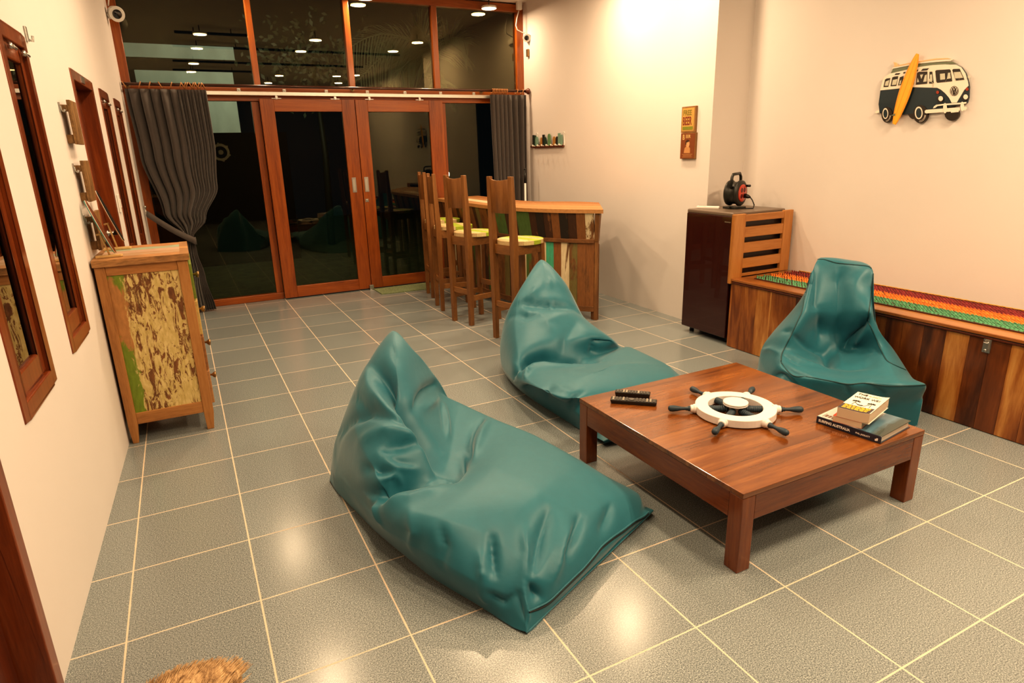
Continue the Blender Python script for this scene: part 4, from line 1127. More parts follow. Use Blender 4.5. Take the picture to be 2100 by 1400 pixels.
# ------------------------------------------------------------------ van-shaped wall picture
VX = 4.45
def vp(zx, zy, off): 
    q = onx(1760+zx/7.777, 90+zy/7.777, VX-.012); return Vector((VX-off, q.y, q.z))
def ell(cx_, cy_, rx, ry, n=28): return [(cx_+rx*math.cos(2*PI*q/n), cy_+ry*math.sin(2*PI*q/n)) for q in range(n)]
van = thing('van_wall_picture', vp(1050, 700, 0), 'cut-out picture of a navy and cream camper van with surfboards', 'wall picture')
V_NAVY, V_CREAM, V_DARK, V_GREEN, V_ORANGE, V_PINK = [plain(n_, c_, .35, coat=.2) for n_, c_ in (('van_navy', (.012, .030, .042)), ('van_cream', (.86, .78, .66)), ('van_black', (.022, .015, .010)), ('van_grey_green', (.16, .19, .12)), ('board_orange', (.80, .34, .025)), ('board_pale_orange', (.86, .52, .26)))]
V_YEL = plain('board_yellow', (.80, .46, .04), .35, coat=.2); V_RED = plain('van_red_lamp', (.35, .05, .02), .3); V_PALEW = plain('van_pale_window', (.60, .58, .46), .4)
def vpart(name, mat, polys, o0, o1, parent=None):
    m = MB()
    for P in polys: m.prism([vp(x, y, o0) for x, y in P], (-(o1-o0), 0, 0))
    return m.build(name, mat, parent or van)
outline = [(330,960),(360,745),(400,580),(430,520),(520,470),(700,430),(950,370),(1200,335),(1400,325),(1570,330),(1650,370),(1720,470),(1760,600),(1772,690),(1765,860),(1740,940),(1500,1000),(1080,1110),(700,1128),(350,1108)]
vpart('body_back', V_NAVY, [outline], .004, .016)
vpart('upper_body', V_CREAM, [[(358,742),(400,580),(430,522),(520,472),(700,432),(950,372),(1200,337),(1400,327),(1570,332),(1650,372),(1718,470),(1757,600),(1768,668),(1700,735),(1580,935),(1500,938),(1460,860),(1400,790),(1330,730),(1270,700),(860,690),(650,712)]], .0162, .0185)
vpart('roof_rack', V_GREEN, [[(525,467),(560,395),(830,352),(980,312),(1200,292),(1500,282),(1575,315),(1400,325),(1200,333),(950,370),(700,428)]], .006, .015)
rb = vpart('roof_surfboard', V_CREAM, [[(545,400),(560,372),(620,350),(830,310),(1000,280),(1250,238),(1420,230),(1525,250),(1480,272),(1200,294),(980,314),(700,368)]], .008, .018)
vpart('orange_stripe', V_PINK, [[(560,370),(620,345),(830,302),(1000,272),(1250,232),(1440,226),(1500,240),(1250,252),(1000,290),(830,322),(620,362)]], .0182, .0195, rb)
vpart('fin', V_PINK, [[(568,290),(612,302),(632,345),(588,362)]], .008, .016, rb)
big = [[(1242,432),(1262,418),(1470,405),(1486,420),(1510,595),(1272,620),(1258,600)], [(1512,415),(1530,400),(1630,398),(1706,570),(1572,585)], [(1150,445),(1192,442),(1217,630),(1143,634)], [(955,460),(985,444),(1115,440),(1112,635),(930,652)],
       [(415,688),(440,570),(465,552),(524,545),(490,685)], [(528,676),(556,535),(585,522),(650,514),(620,668)], [(648,660),(678,530),(735,512),(725,600),(700,656)], [(860,655),(880,610),(905,616),(895,652)]]
for P in big: vpart('van_window', V_DARK, [P], .0186, .0200)
inner_ = [[(1318,478),(1395,470),(1400,566),(1322,574)], [(1446,462),(1478,458),(1490,550),(1430,560)], [(1538,452),(1640,444),(1686,542),(1560,552)], [(1160,490),(1190,486),(1196,570),(1158,588)], [(1000,492),(1050,486),(1020,560)], [(1080,500),(1108,486),(1105,600),(1050,606)], [(962,540),(985,606),(950,612)], [(452,600),(512,575),(488,668),(435,668)], [(566,575),(640,560),(618,650),(550,658)], [(680,590),(705,570),(690,645),(665,650)]]
m = MB()
for P in inner_: m.prism([vp(x, y, .0202) for x, y in P], (-.0008, 0, 0))
m.build('window_panes', V_PALEW, van)
small = [[(612,470),(686,464),(660,490),(590,496)], [(736,450),(768,446),(758,470),(728,474)], [(930,420),(972,408),(955,440),(918,446)], [(1042,396),(1142,388),(1110,422),(1010,430)]]
for P in small: vpart('roof_window', V_DARK, [P], .0186, .0198)
def wheel_(cx_, cy_, rx, ry, rim):
    w_ = vpart('van_wheel', V_DARK, [ell(cx_+15, cy_+10, rx+14, ry+6)], .006, .0205)
    if rim:
        vpart('wheel_ring', V_CREAM, [ell(cx_-rx*.10, cy_-10, rx*.62, ry*.72)], .0206, .0218, w_)
        vpart('wheel_center', V_NAVY, [ell(cx_-rx*.08, cy_-8, rx*.44, ry*.56)], .0219, .0226, w_)
        m = MB()
        for rr in (.86, .74):
            m.tube([vp(cx_+8+(rx+8)*rr*math.cos(a), cy_+8+(ry+4)*rr*math.sin(a), .0212) for a in np.linspace(.15, 1.7, 10)], .0009, 5)
        m.build('tyre_line', V_CREAM, w_)
    return w_
wheel_(455, 1120, 72, 120, True); wheel_(990, 1110, 100, 140, True); wheel_(1490, 1105, 100, 105, False)
vpart('rear_wheel_shadow', V_DARK, [[(800,1115),(900,1110),(910,1195),(870,1198),(830,1170)]], .006, .018)
vpart('rear_bumper', V_CREAM, [[(270,1095),(300,1065),(340,1055),(345,1095),(300,1105)]], .006, .018)
bm_ = vpart('bumper', V_CREAM, [[(1078,1070),(1100,1050),(1640,1010),(1640,1062),(1560,1075),(1100,1108),(1080,1095)], [(1690,1010),(1735,1004),(1750,1025),(1730,1058),(1690,1060)]], .0206, .0235)
vpart('bumper_bar', V_CREAM, [[(1208,1028),(1225,995),(1262,970),(1380,955),(1660,935),(1740,925),(1738,950),(1660,962),(1380,980),(1280,992),(1245,1020)]], .0206, .0225, bm_)
for P in (ell(1405, 1025, 30, 82), ell(1680, 998, 28, 76)): vpart('overrider', V_CREAM, [P], .0236, .0255, bm_)
vpart('number_plate', V_CREAM, [[(1495,1078),(1620,1062),(1622,1085),(1500,1098)]], .0236, .0245, bm_)
for (cx_, cy_, r_) in ((1330, 872, 38), (1728, 845, 38)):
    h_ = vpart('headlamp', V_DARK, [ell(cx_-6, cy_+8, r_+12, r_+16)], .0188, .0205); vpart('lens', V_CREAM, [ell(cx_, cy_, r_-2, r_+2)], .0206, .022, h_)
for (cx_, cy_) in ((1280, 772), (1750, 722)): vpart('indicator', V_RED, [ell(cx_, cy_, 22, 26)], .0188, .0215)
em = vpart('emblem', V_DARK, [ell(1545, 750, 66, 78)], .0187, .0205)
m = MB()
def vl(pts, r=.0013, off=.0212): m.tube([vp(x, y, off) for x, y in pts], r, 6)
vl([(1545+56*math.cos(a), 750+67*math.sin(a)) for a in np.linspace(0, 2*PI, 29)], .0007)
vl([(1522, 690), (1545, 742), (1568, 690)]); vl([(1500, 708), (1524, 800), (1545, 750), (1566, 800), (1590, 708)])
m.build('emblem_letters', V_CREAM, em)
ysb_axis = (Vector((600, 1280)), Vector((975, 160)))
def board_poly(scale):
    a, c_ = ysb_axis; d = (c_-a); n_ = Vector((-d.y, d.x)).normalized(); P = []; Q = []
    for q in range(21):
        t = q/20; h = 92*scale*(max(0, math.sin(PI*(t*.94+.035)))**.55)*(1-.15*abs(t-.45)); p_ = a.lerp(c_, t)
        P.append(p_+n_*h); Q.append(p_-n_*h)
    return [(p_.x, p_.y) for p_ in P+Q[::-1]]
yb_ = vpart('leaning_surfboard', V_ORANGE, [board_poly(1.0)], .026, .031)
vpart('yellow_deck', V_YEL, [board_poly(.72)], .0312, .0318, yb_)
vpart('stringer', V_ORANGE, [[(606,1200),(612,1202),(962,215),(956,213)]], .0320, .0324, yb_)
vpart('fin', V_GREEN, [[(550,1145),(625,1105),(618,1145)]], .0320, .0335, yb_)
for (cx_, cy_, rx, ry) in ((1170, 580, 28, 26), (1782, 525, 20, 22)):
    mr = vpart('mirror', V_PALEW, [ell(cx_, cy_, rx, ry)], .0206, .0225); m = MB(); m.tube([vp(cx_+8, cy_+20, .021), vp(cx_+44, cy_+50, .021), vp(cx_+40, cy_+105, .021)] if cx_ < 1500 else [vp(cx_-4, cy_+20, .015), vp(cx_-8, cy_+80, .015)], .0011, 5); m.build('mirror_arm', V_PALEW, mr)
m = MB()
for P in ([(1400,605),(1490,455)], [(1615,580),(1680,480)]): m.tube([vp(x, y, .0208) for x, y in P], .0007, 4)
m.build('wiper', V_PALEW, van)

# ------------------------------------------------------------------ beer signs on the far right wall
def rx_(y): return 4.105+(y-3.07)*.0182
def sign(y0, y1, z0, z1, label, build):
    ym = (y0+y1)/2; e = thing('beer_sign', (rx_(ym), ym, z0), label, 'sign', 'wooden beer signs on the right wall')
    M_EDGE = wood('sign_board_wood', ((.3, (.16, .07, .02)), (.7, (.42, .22, .07))), 2, 6, 8, .6)
    X = rx_(ym)-.022
    b = MB(); b.box((X, y0, z0), (rx_(y0)-.0005, y1, z1)); b.build('board', M_EDGE, e, .002)
    build(e, X)
def s1(e, X):
    y0, y1, z0, z1 = 3.234, 3.396, 1.556, 1.755
    b = MB(); b.box((X-.0012, y0+.014, z0+.012), (X, y1-.010, z1-.012)); b.build('face', plain('sign_mustard', (.52, .32, .08), .6), e)
    M = frame_matrix((X-.0014, y1-.020, z1-.066), (0, -1, 0), (0, 0, 1)); m = MB(); text_into(m, 'FREE', .055, M, bold=.0012, sx=.86); m.build('green_lettering', plain('sign_olive', (.20, .16, .02), .6), e)
    M = frame_matrix((X-.0014, y1-.018, z1-.140), (0, -1, 0), (0, 0, 1)); m = MB(); text_into(m, 'BEER', .088, M, bold=.002, sx=.54); m.build('red_lettering', plain('sign_dark_red', (.20, .03, .012), .6), e)
    b = MB(); b.box((X-.0026, y0+.024, z0+.022), (X-.0012, y1-.020, z0+.046)); b.build('green_label', plain('sign_green', (.20, .22, .02), .6), e)
def s2(e, X):
    y0, y1, z0, z1 = 3.222, 3.392, 1.352, 1.554
    b = MB(); b.box((X-.0012, y0+.004, z0+.004), (X, y1-.004, z1-.004)); b.build('face', plain('sign_rust_brown', (.20, .055, .012), .6), e)
    M = frame_matrix((X-.0014, y1-.022, z1-.052), (0, -1, 0), (0, 0, 1)); m = MB(); text_into(m, 'B', .056, M, bold=.001, sx=.8)
    M = frame_matrix((X-.0014, y1-.060, z1-.040), (0, -1, 0), (0, 0, 1)); text_into(m, 'EER', .036, M, bold=.0006, sx=.95); m.build('pale_lettering', plain('sign_pale_yellow', (.62, .42, .16), .6), e)
    yc = (y0+y1)/2; M_SK = plain('sign_skin_tint', (.52, .26, .10), .6)
    def el(cy_, cz, ry, rz, n=20): return [(X-.0012, cy_+ry*math.cos(2*PI*q/n), cz+rz*math.sin(2*PI*q/n)) for q in range(n)]
    fg = MB(); fg.prism([(X-.0012, yc+.040, z0+.045), (X-.0012, yc+.032, z0+.085), (X-.0012, yc+.010, z0+.098), (X-.0012, yc-.012, z0+.098), (X-.0012, yc-.030, z0+.082), (X-.0012, yc-.032, z0+.045)], (-.0008, 0, 0)); f_ = fg.build('printed_figure', M_SK, e)
    m = MB(); m.prism(el(yc-.002, z0+.116, .021, .027), (-.0014, 0, 0)); m.build('printed_face', plain('sign_face_tint', (.60, .34, .16), .6), f_)
    m = MB(); m.prism([(X-.0014, yc+.026, z0+.112), (X-.0014, yc+.022, z0+.140), (X-.0014, yc, z0+.150), (X-.0014, yc-.022, z0+.140), (X-.0014, yc-.010, z0+.132), (X-.0014, yc+.012, z0+.128), (X-.0014, yc+.016, z0+.108)], (-.0018, 0, 0)); m.build('printed_hair', plain('sign_hair', (.05, .02, .01), .6), f_)
    b = MB()
    for (za, w_) in ((.034, .060), (.024, .050), (.013, .056)): b.box((X-.0020, yc-w_, z0+za), (X-.0012, yc+w_, z0+za+.004))
    b.build('printed_lines', plain('sign_line_tint', (.45, .22, .08), .6), e)
sign(3.234, 3.396, 1.556, 1.755, 'mustard sign lettered FREE BEER on right wall', s1)
sign(3.222, 3.392, 1.352, 1.554, 'rust brown BEER sign with a printed portrait, below another', s2)

# ------------------------------------------------------------------ peg rack of painted slats
def wr(y): return 4.105+(y-3.07)*.0182
def rp(px, py): q = onx(1070+px/17.5, 250+py/17.5, 4.135); return q
rack = thing('coat_rack', (wr(5.6), 5.6, 1.48), 'small coat rack of painted wooden slats beside the curtain', 'coat rack')
a_, c_ = rp(390, 880), rp(1500, 870)
b = MB(); b.hexa([(wr(a_.y)-.022, a_.y, a_.z-.018), (wr(a_.y), a_.y, a_.z-.018), (wr(c_.y), c_.y, a_.z-.018), (wr(c_.y)-.022, c_.y, a_.z-.018), (wr(a_.y)-.022, a_.y, a_.z+.018), (wr(a_.y), a_.y, a_.z+.018), (wr(c_.y), c_.y, a_.z+.018), (wr(c_.y)-.022, c_.y, a_.z+.018)]); b.build('rail', plain('dark_red_brown_wood', (.14, .035, .012), .45), rack, .002)
SK = plain('slat_black', (.02, .02, .016), .5); ST = plain('slat_teal', (.20, .33, .26), .5); SG = plain('slat_green', (.13, .25, .12), .5); SB = plain('slat_tan', (.38, .19, .05), .5); SD = plain('slat_dark_green', (.02, .05, .03), .5)
for (xa, xb, yt, mt, rnd_) in ((405, 470, 470, SK, 0), (465, 520, 480, SD, 0), (512, 602, 520, ST, 1), (690, 762, 550, SB, 1), (772, 840, 455, SK, 0), (838, 905, 540, SD, 1), (965, 1060, 420, SG, 1), (1155, 1245, 515, SB, 1), (1265, 1345, 515, SK, 1), (1345, 1425, 400, ST, 0), (1425, 1500, 460, ST, 0)):
    p_, q_ = rp(xa, 870), rp(xb, 870); zt = rp((xa+xb)/2, yt).z; z0 = a_.z+.004; ym = (p_.y+q_.y)/2; h = (p_.y-q_.y)/2; X = wr(ym)-.030
    P = [(X, ym+h, z0), (X, ym-h, z0)]
    if rnd_:
        zz = zt-h*1.2
        for k in range(9): an = PI*k/8; P.append((X, ym-h*math.cos(an), zz+h*1.2*math.sin(an)))
    else: P += [(X, ym-h, zt), (X, ym+h, zt)]
    b = MB(); b.prism(P, (.010, 0, 0)); b.build('slat', mt, rack, .001)
for px_ in (345, 490, 660, 820, 990, 1160, 1325, 1470):
    p_ = rp(px_, 870); b = MB(); X = wr(p_.y)-.022
    if px_ == 345: b.lathe([(0, .012), (.03, .012)], (X+.022, p_.y, a_.z-.002), (-1, 0, 0), 12); b.build('end_knob', plain('dark_knob_wood', (.10, .025, .01), .4), rack)
    else:
        b.tube([(X+.004, p_.y, a_.z), (X-.028, p_.y, a_.z+.006)], .005, 8); b.ball((X-.034, p_.y, a_.z+.008), .011, 10); b.build('peg', plain('white_peg', (.80, .72, .62), .4), rack)
for px_, py_ in ((515, 430), (1510, 395)):
    p_ = rp(px_, py_); b = MB(); X = wr(p_.y); b.tube([(X-.012, p_.y+.022*math.cos(t), p_.z-.01+.022*math.sin(t)) for t in np.linspace(0, PI, 9)], .003, 6); b.box((X-.013, p_.y-.004, a_.z), (X-.001, p_.y+.004, p_.z+.012)); b.build('hanger', M_WHITEP, rack)

# ------------------------------------------------------------------ small things around the glass wall
M_LENS = plain('camera_lens', (.01, .01, .012), .1, coat=.8)
def seccam(p, d, r, wallp, label):
    p = Vector(p); d = Vector(d).normalized()
    e = thing('security_camera', p, label, 'security camera', 'white security cameras high on the side walls')
    b = MB(); b.lathe([(-.085, r*.7), (-.06, r*.92), (0, r), (.004, r*.96)], p, d, 24); b.build('body', M_WHITEP, e)
    b = MB(); b.lathe([(.0042, r*.60), (.006, r*.58), (.0062, 0)], p, d, 20); b.build('lens', M_LENS, e)
    b = MB(); b.tube([p-d*.05, Vector(wallp)], r*.42, 10); w_ = Vector(wallp); b.build('mount', M_WHITEP, e)
    return e
seccam((.130, 6.02, 2.655), (.35, -1, -.30), .062, (.055, 6.06, 2.64), 'white security camera on left wall at the corner')
seccam((4.120, 6.05, 2.668), (-.55, -1, -.35), .044, (4.158, 6.08, 2.67), 'white security camera on right wall at the corner')
def cable(pts, label):
    b = MB(); b.tube(pts, .006, 6); tag(b.build('camera_cable', M_WHITEP, origin=pts[0]), label, 'cable')
cable([(.075, 6.06, 2.72), (.090, 6.05, 2.78), (.088, 6.06, 2.86), (.070, 6.08, 2.93), (.066, 6.1, 3.04)], 'thin white cable rising from the left security camera')
q = [ony(x_, y_, 6.12) for x_, y_ in ((1064, 22), (1060, 38), (1058, 52), (1061, 61), (1070, 66))]; cable([(v_.x, v_.y, v_.z) for v_ in q]+[(4.155, 6.10, 2.715)], 'thin white cable looping down to the right security camera')
p = ony(1065, 10, 6.14); b = MB(); b.box((p.x-.035, p.y-.02, p.z-.05), (p.x+.028, p.y+.02, ZC)); tag(b.build('junction_box', M_WHITEP, origin=p, bevel=.004), 'small white junction box at the right ceiling corner', 'junction box')
p = ony(1075, 107, 6.10); b = MB(); b.box((4.135, 6.06, p.z-.05), (4.158, 6.10, p.z+.03)); tag(b.build('sensor_bracket', M_BRASS, origin=p, bevel=.004), 'small brownish bracket below the right security camera', 'bracket')
t = NT('green_door_mat'); bb = t.bsdf(Roughness=.95); n_ = t.noise(t.coords(), 160, 3); t.l(t.ramp(n_.outputs[0], ((.35, (.12, .16, .08)), (.65, (.30, .36, .20)))), bb.inputs['Base Color']); t.bump(n_.outputs[0], .6, .004)
q = [onz(*c_) for c_ in ((761, 590), (783, 604), (884, 592.5), (874, 576.5))]
b = MB(); b.prism([(v_.x, min(v_.y, 6.13), .0005) for v_ in q], (0, 0, .009)); tag(b.build('door_mat', t.m, origin=(2.45, 5.97, 0)), 'thin green mat on the floor before the right sliding door', 'mat')
e = thing('pole', (3.955, 5.86, 0), 'slim white pole with black tip leaning behind the bar', 'pole')
b = MB(); b.tube([(3.955, 5.86, 0), (3.985, 5.90, 1.09)], .012, 10); b.build('shaft', M_WHITEP, e)
b = MB(); b.tube([(3.985, 5.90, 1.088), (3.990, 5.907, 1.24)], .014, 10); b.ball((3.990, 5.907, 1.245), .016, 8); b.build('grip', M_BLACKP, e)

# ------------------------------------------------------------------ straw tuft at the lower edge of the picture
straw = thing('straw_broom', (.155, .93, 0), 'shaggy tan straw broom head on the floor at bottom edge', 'broom')
M_STRAW = wood('tan_straw', ((.38, (.16, .085, .035)), (.5, (.46, .30, .15)), (.64, (.66, .48, .27))), 1, 2, 45, .8, bump=0)
cen = onz(376, 1432, .05)
b = MB(); b.ball(cen, 1.0, 20, 0, (.150, .060, .055)); b.build('bristle_core', M_STRAW, straw)
rnd = random.Random(9); b = MB()
for k in range(1300):
    u = rnd.uniform(-1, 1); v_ = rnd.uniform(-.9, .98); a = .152*math.sqrt(1-min(1, v_*v_)*.8)
    x = cen.x+u*a; y = cen.y+v_*.060; h = max(0, 1-(u*.98)**2-(v_*.9)**2)
    z = cen.z+.055*math.sqrt(h)+.001
    d = Vector((.45+u*.5, .8+.2*rnd.random(), .15)).normalized(); L = rnd.uniform(.05, .10)
    p0 = Vector((x, y, z)); b.tube([p0-d*L*.5-Vector((0, 0, .004)), p0+Vector((0, 0, .0025)), p0+d*L*.5-Vector((0, 0, .003+.01*rnd.random()))], [.0016, .0024, .0008], 4, caps=False)
o = b.build('bristles', M_STRAW, straw, fixn=False); o['kind'] = 'stuff'

# ------------------------------------------------------------------ garden behind the glass at night
gd = MB(); gd.box((-6, 6.40, -.10), (12, 16, -.02))
t = NT('night_lawn'); bb = t.bsdf(Roughness=1); n_ = t.noise(t.coords(), 12, 5); t.l(t.ramp(n_.outputs[0], ((.3, (.012, .016, .003)), (.7, (.035, .042, .007)))), bb.inputs['Base Color'])
tag(gd.build('ground', t.m, origin=(0, 6.4, 0)), 'dark lawn outside the glass wall', None, None, 'structure')
p0, p1 = ony(275, 143, 9.2), ony(477, 150, 9.2); p2 = ony(478, 272, 9.2)
t = NT('pale_outside_wall'); bb = t.bsdf(Roughness=.9); n_ = t.noise(t.coords((1, 1, .4)), 3, 5); t.l(t.ramp(n_.outputs[0], ((.3, (.34, .38, .38)), (.7, (.52, .57, .57)))), bb.inputs['Base Color'])
b = MB(); b.box((p0.x, 9.2, p2.z), (p1.x, 9.3, p0.z)); tag(b.build('garden_wall', t.m, origin=(p0.x, 9.2, p2.z)), 'pale grey outside wall seen through the glass at left', 'wall', kind='structure')
b = MB(); b.box((p0.x-.05, 9.18, -.02), (p1.x+.6, 9.19, p2.z)); tag(b.build('garden_wall_base', M_VOID, origin=(p0.x, 9.18, 0)), 'dark base of the outside wall', 'wall', kind='structure')
q0, q1 = ony(252, 87, 9.6), ony(478, 96, 9.6)
b = MB(); b.box((q0.x-.2, 9.6, q0.z-.17), (q1.x, 9.7, q0.z)); tag(b.build('garden_wall_eave', t.m, origin=(q0.x, 9.6, q0.z)), 'pale strip of eave outside above the outside wall', 'eave', kind='structure')
M_LEAF = NT('night_leaf'); bb = M_LEAF.bsdf(Roughness=.5, Base_Color=(.055, .075, .045, 1)); M_LEAF = M_LEAF.m
M_LEAF2 = NT('dark_leaf'); bb = M_LEAF2.bsdf(Roughness=.6, Base_Color=(.012, .015, .008, 1)); M_LEAF2 = M_LEAF2.m
def frond(b, base, tip, sag, n, ll, rnd):
    base, tip = Vector(base), Vector(tip); pts = []
    for k in range(n+1):
        t = k/n; p_ = base.lerp(tip, t); p_.z += sag*math.sin(PI*t)*.6; pts.append(p_)
    b.tube(pts, [.012*(1-.8*k/n)+.002 for k in range(n+1)], 5)
    for k in range(2, n):
        d = (pts[k+1]-pts[k-1]).normalized(); s_ = Vector((0, 0, -1)); l_ = ll*math.sin(PI*(k/n)**.8)**.6+.06
        for sg in (-1, 1):
            side = d.cross(Vector((0, -1, 0))).normalized()*sg
            v_ = (d*.55+side*.62+s_*.42+Vector((0, rnd.uniform(-.2, .2), 0))).normalized(); w_ = d*.009
            p_ = pts[k]; m1 = p_+v_*l_*.5; e1 = p_+v_*l_+s_*l_*.25
            b.add([p_-w_, p_+w_, m1+w_*1.3, m1-w_*1.3, e1], [(0, 1, 2, 3), (3, 2, 4)], 0, False)
rnd = random.Random(2)
M_PALM = NT('palm_leaf'); bb = M_PALM.bsdf(Roughness=.5, Base_Color=(.13, .15, .10, 1)); M_PALM = M_PALM.m
palm = thing('palm_tree', (3.5, 8.6, 0), 'dark feathery palm fronds outside the upper panes', 'palm')
top = ony(895, 125, 8.6)
b = MB(); b.tube([(top.x+.02, 8.6, 0), (top.x+.03, 8.62, 1.4), (top.x, 8.6, top.z)], [.07, .06, .05], 10); b.build('trunk', M_LEAF2, palm)
for (px_, py_, sg) in ((735, 165, .45), (770, 95, .35), (700, 110, .5), (850, 50, .15), (960, 90, .3), (900, 165, -.2), (800, 175, .3)):
    tp = ony(px_, py_, 8.4+rnd.random()*.4); b = MB(); frond(b, top, tp, sg, 30, .42, rnd); b.build('frond', M_PALM, palm, fixn=False)
tree = thing('leafy_tree', (2.6, 10.4, 0), 'dark leafy tree outside the second upper pane', 'tree')
tc_ = ony(640, 120, 10.4); b = MB(); b.tube([(tc_.x, 10.4, 0), (tc_.x+.05, 10.4, 1.5), (tc_.x, 10.4, tc_.z)], [.07, .05, .03], 8); b.build('trunk', M_LEAF2, tree)
b = MB()
for k in range(420):
    p_ = Vector((tc_.x+rnd.gauss(0, .45), 10.4+rnd.gauss(0, .22), tc_.z+rnd.gauss(0, .30))); a = Vector((rnd.uniform(-1, 1), rnd.uniform(-.3, .3), rnd.uniform(-1, .6))).normalized(); n_ = a.cross(Vector((rnd.uniform(-.4, .4), -1, rnd.uniform(-.4, .4)))).normalized()
    l_ = rnd.uniform(.06, .12); b.add([p_, p_+a*l_*.5+n_*l_*.25, p_+a*l_, p_+a*l_*.5-n_*l_*.25], [(0, 1, 2, 3)], 0, False)
o = b.build('foliage', M_LEAF, tree, fixn=False)
p = ony(919, 357, 8.0); b = MB(); b.ball(p, .028, 12, 0, (.7, .7, 1.3)); b.build
e = thing('garden_lamp', (p.x, p.y, 0), 'small glowing white lamp outside beside the bar stools', 'lamp')
b.build('bulb', emit('garden_bulb', (1, .95, .8), 6.0), e)
b = MB(); b.tube([(p.x, p.y, 0), (p.x, p.y, p.z-.035)], .012, 8); b.build('post', M_BLACKP, e)
ld = bpy.data.lights.new('garden_fill', 'AREA'); ld.energy = 34; ld.color = (1.0, .93, .74); ld.size = 1.2  # added light without a fixture, brightens the outside wall and plants
lo = bpy.data.objects.new('garden_fill', ld); lo.location = (1.2, 7.2, 3.6); lo.rotation_euler = (math.radians(62), 0, math.radians(-8)); COL.objects.link(lo)
# ------------------------------------------------------------------ bean bags
def m_bag(name, c0, c1):
    t = NT(name); b = t.bsdf(Roughness=.5); b.inputs['Specular IOR Level'].default_value = .42
    b.inputs['Sheen Weight'].default_value = .25; b.inputs['Sheen Roughness'].default_value = .4
    tc = t.n('ShaderNodeTexCoord'); n1 = t.noise(tc.outputs['Object'], 2.2, 4); n3 = t.noise(tc.outputs['Object'], 22, 4)
    wv = t.noise(tc.outputs['Object'], 900, 1)
    c = t.mix(n1.outputs[0], c0, c1); c = t.mix(.08, c, n3.outputs[0], 'OVERLAY'); t.l(c, b.inputs['Base Color'])
    h = t.math('ADD', t.math('MULTIPLY', n3.outputs[0], .8), t.math('MULTIPLY', wv.outputs[0], .05)); t.bump(h, .18, .006)
    t.l(t.math('ADD', t.math('MULTIPLY', n1.outputs[0], .12), .40), b.inputs['Roughness'])
    return t.m
M_BAG = m_bag('teal_coated_cloth', (.017, .128, .178), (.024, .158, .205))
M_SEAM = plain('dark_teal_piping', (.010, .055, .065), .5)
M_ZIP = plain('black_zip_tape', (.006, .012, .014), .6)
def W(x, y, z): return ('w', x, y, z)
def crom(P, n):
    """interpolating spline through the rows of P (k, ..., 3), n steps per span"""
    P = np.asarray(P, float); k = P.shape[0]; out = []
    ext = np.concatenate([[2*P[0]-P[1]], P, [2*P[-1]-P[-2]]])
    for i in range(k-1):
        p0, p1, p2, p3 = ext[i], ext[i+1], ext[i+2], ext[i+3]
        for q in range(n):
            t = q/n; out.append(.5*((2*p1)+(p2-p0)*t+(2*p0-5*p1+4*p2-p3)*t*t+(3*p1-p0-3*p2+p3)*t**3))
    out.append(P[-1]); return np.array(out)
def grid_normals(G):
    du = np.gradient(G, axis=0); dv = np.gradient(G, axis=1); n = np.cross(du, dv)
    n /= np.maximum(np.linalg.norm(n, axis=2, keepdims=True), 1e-9); return n
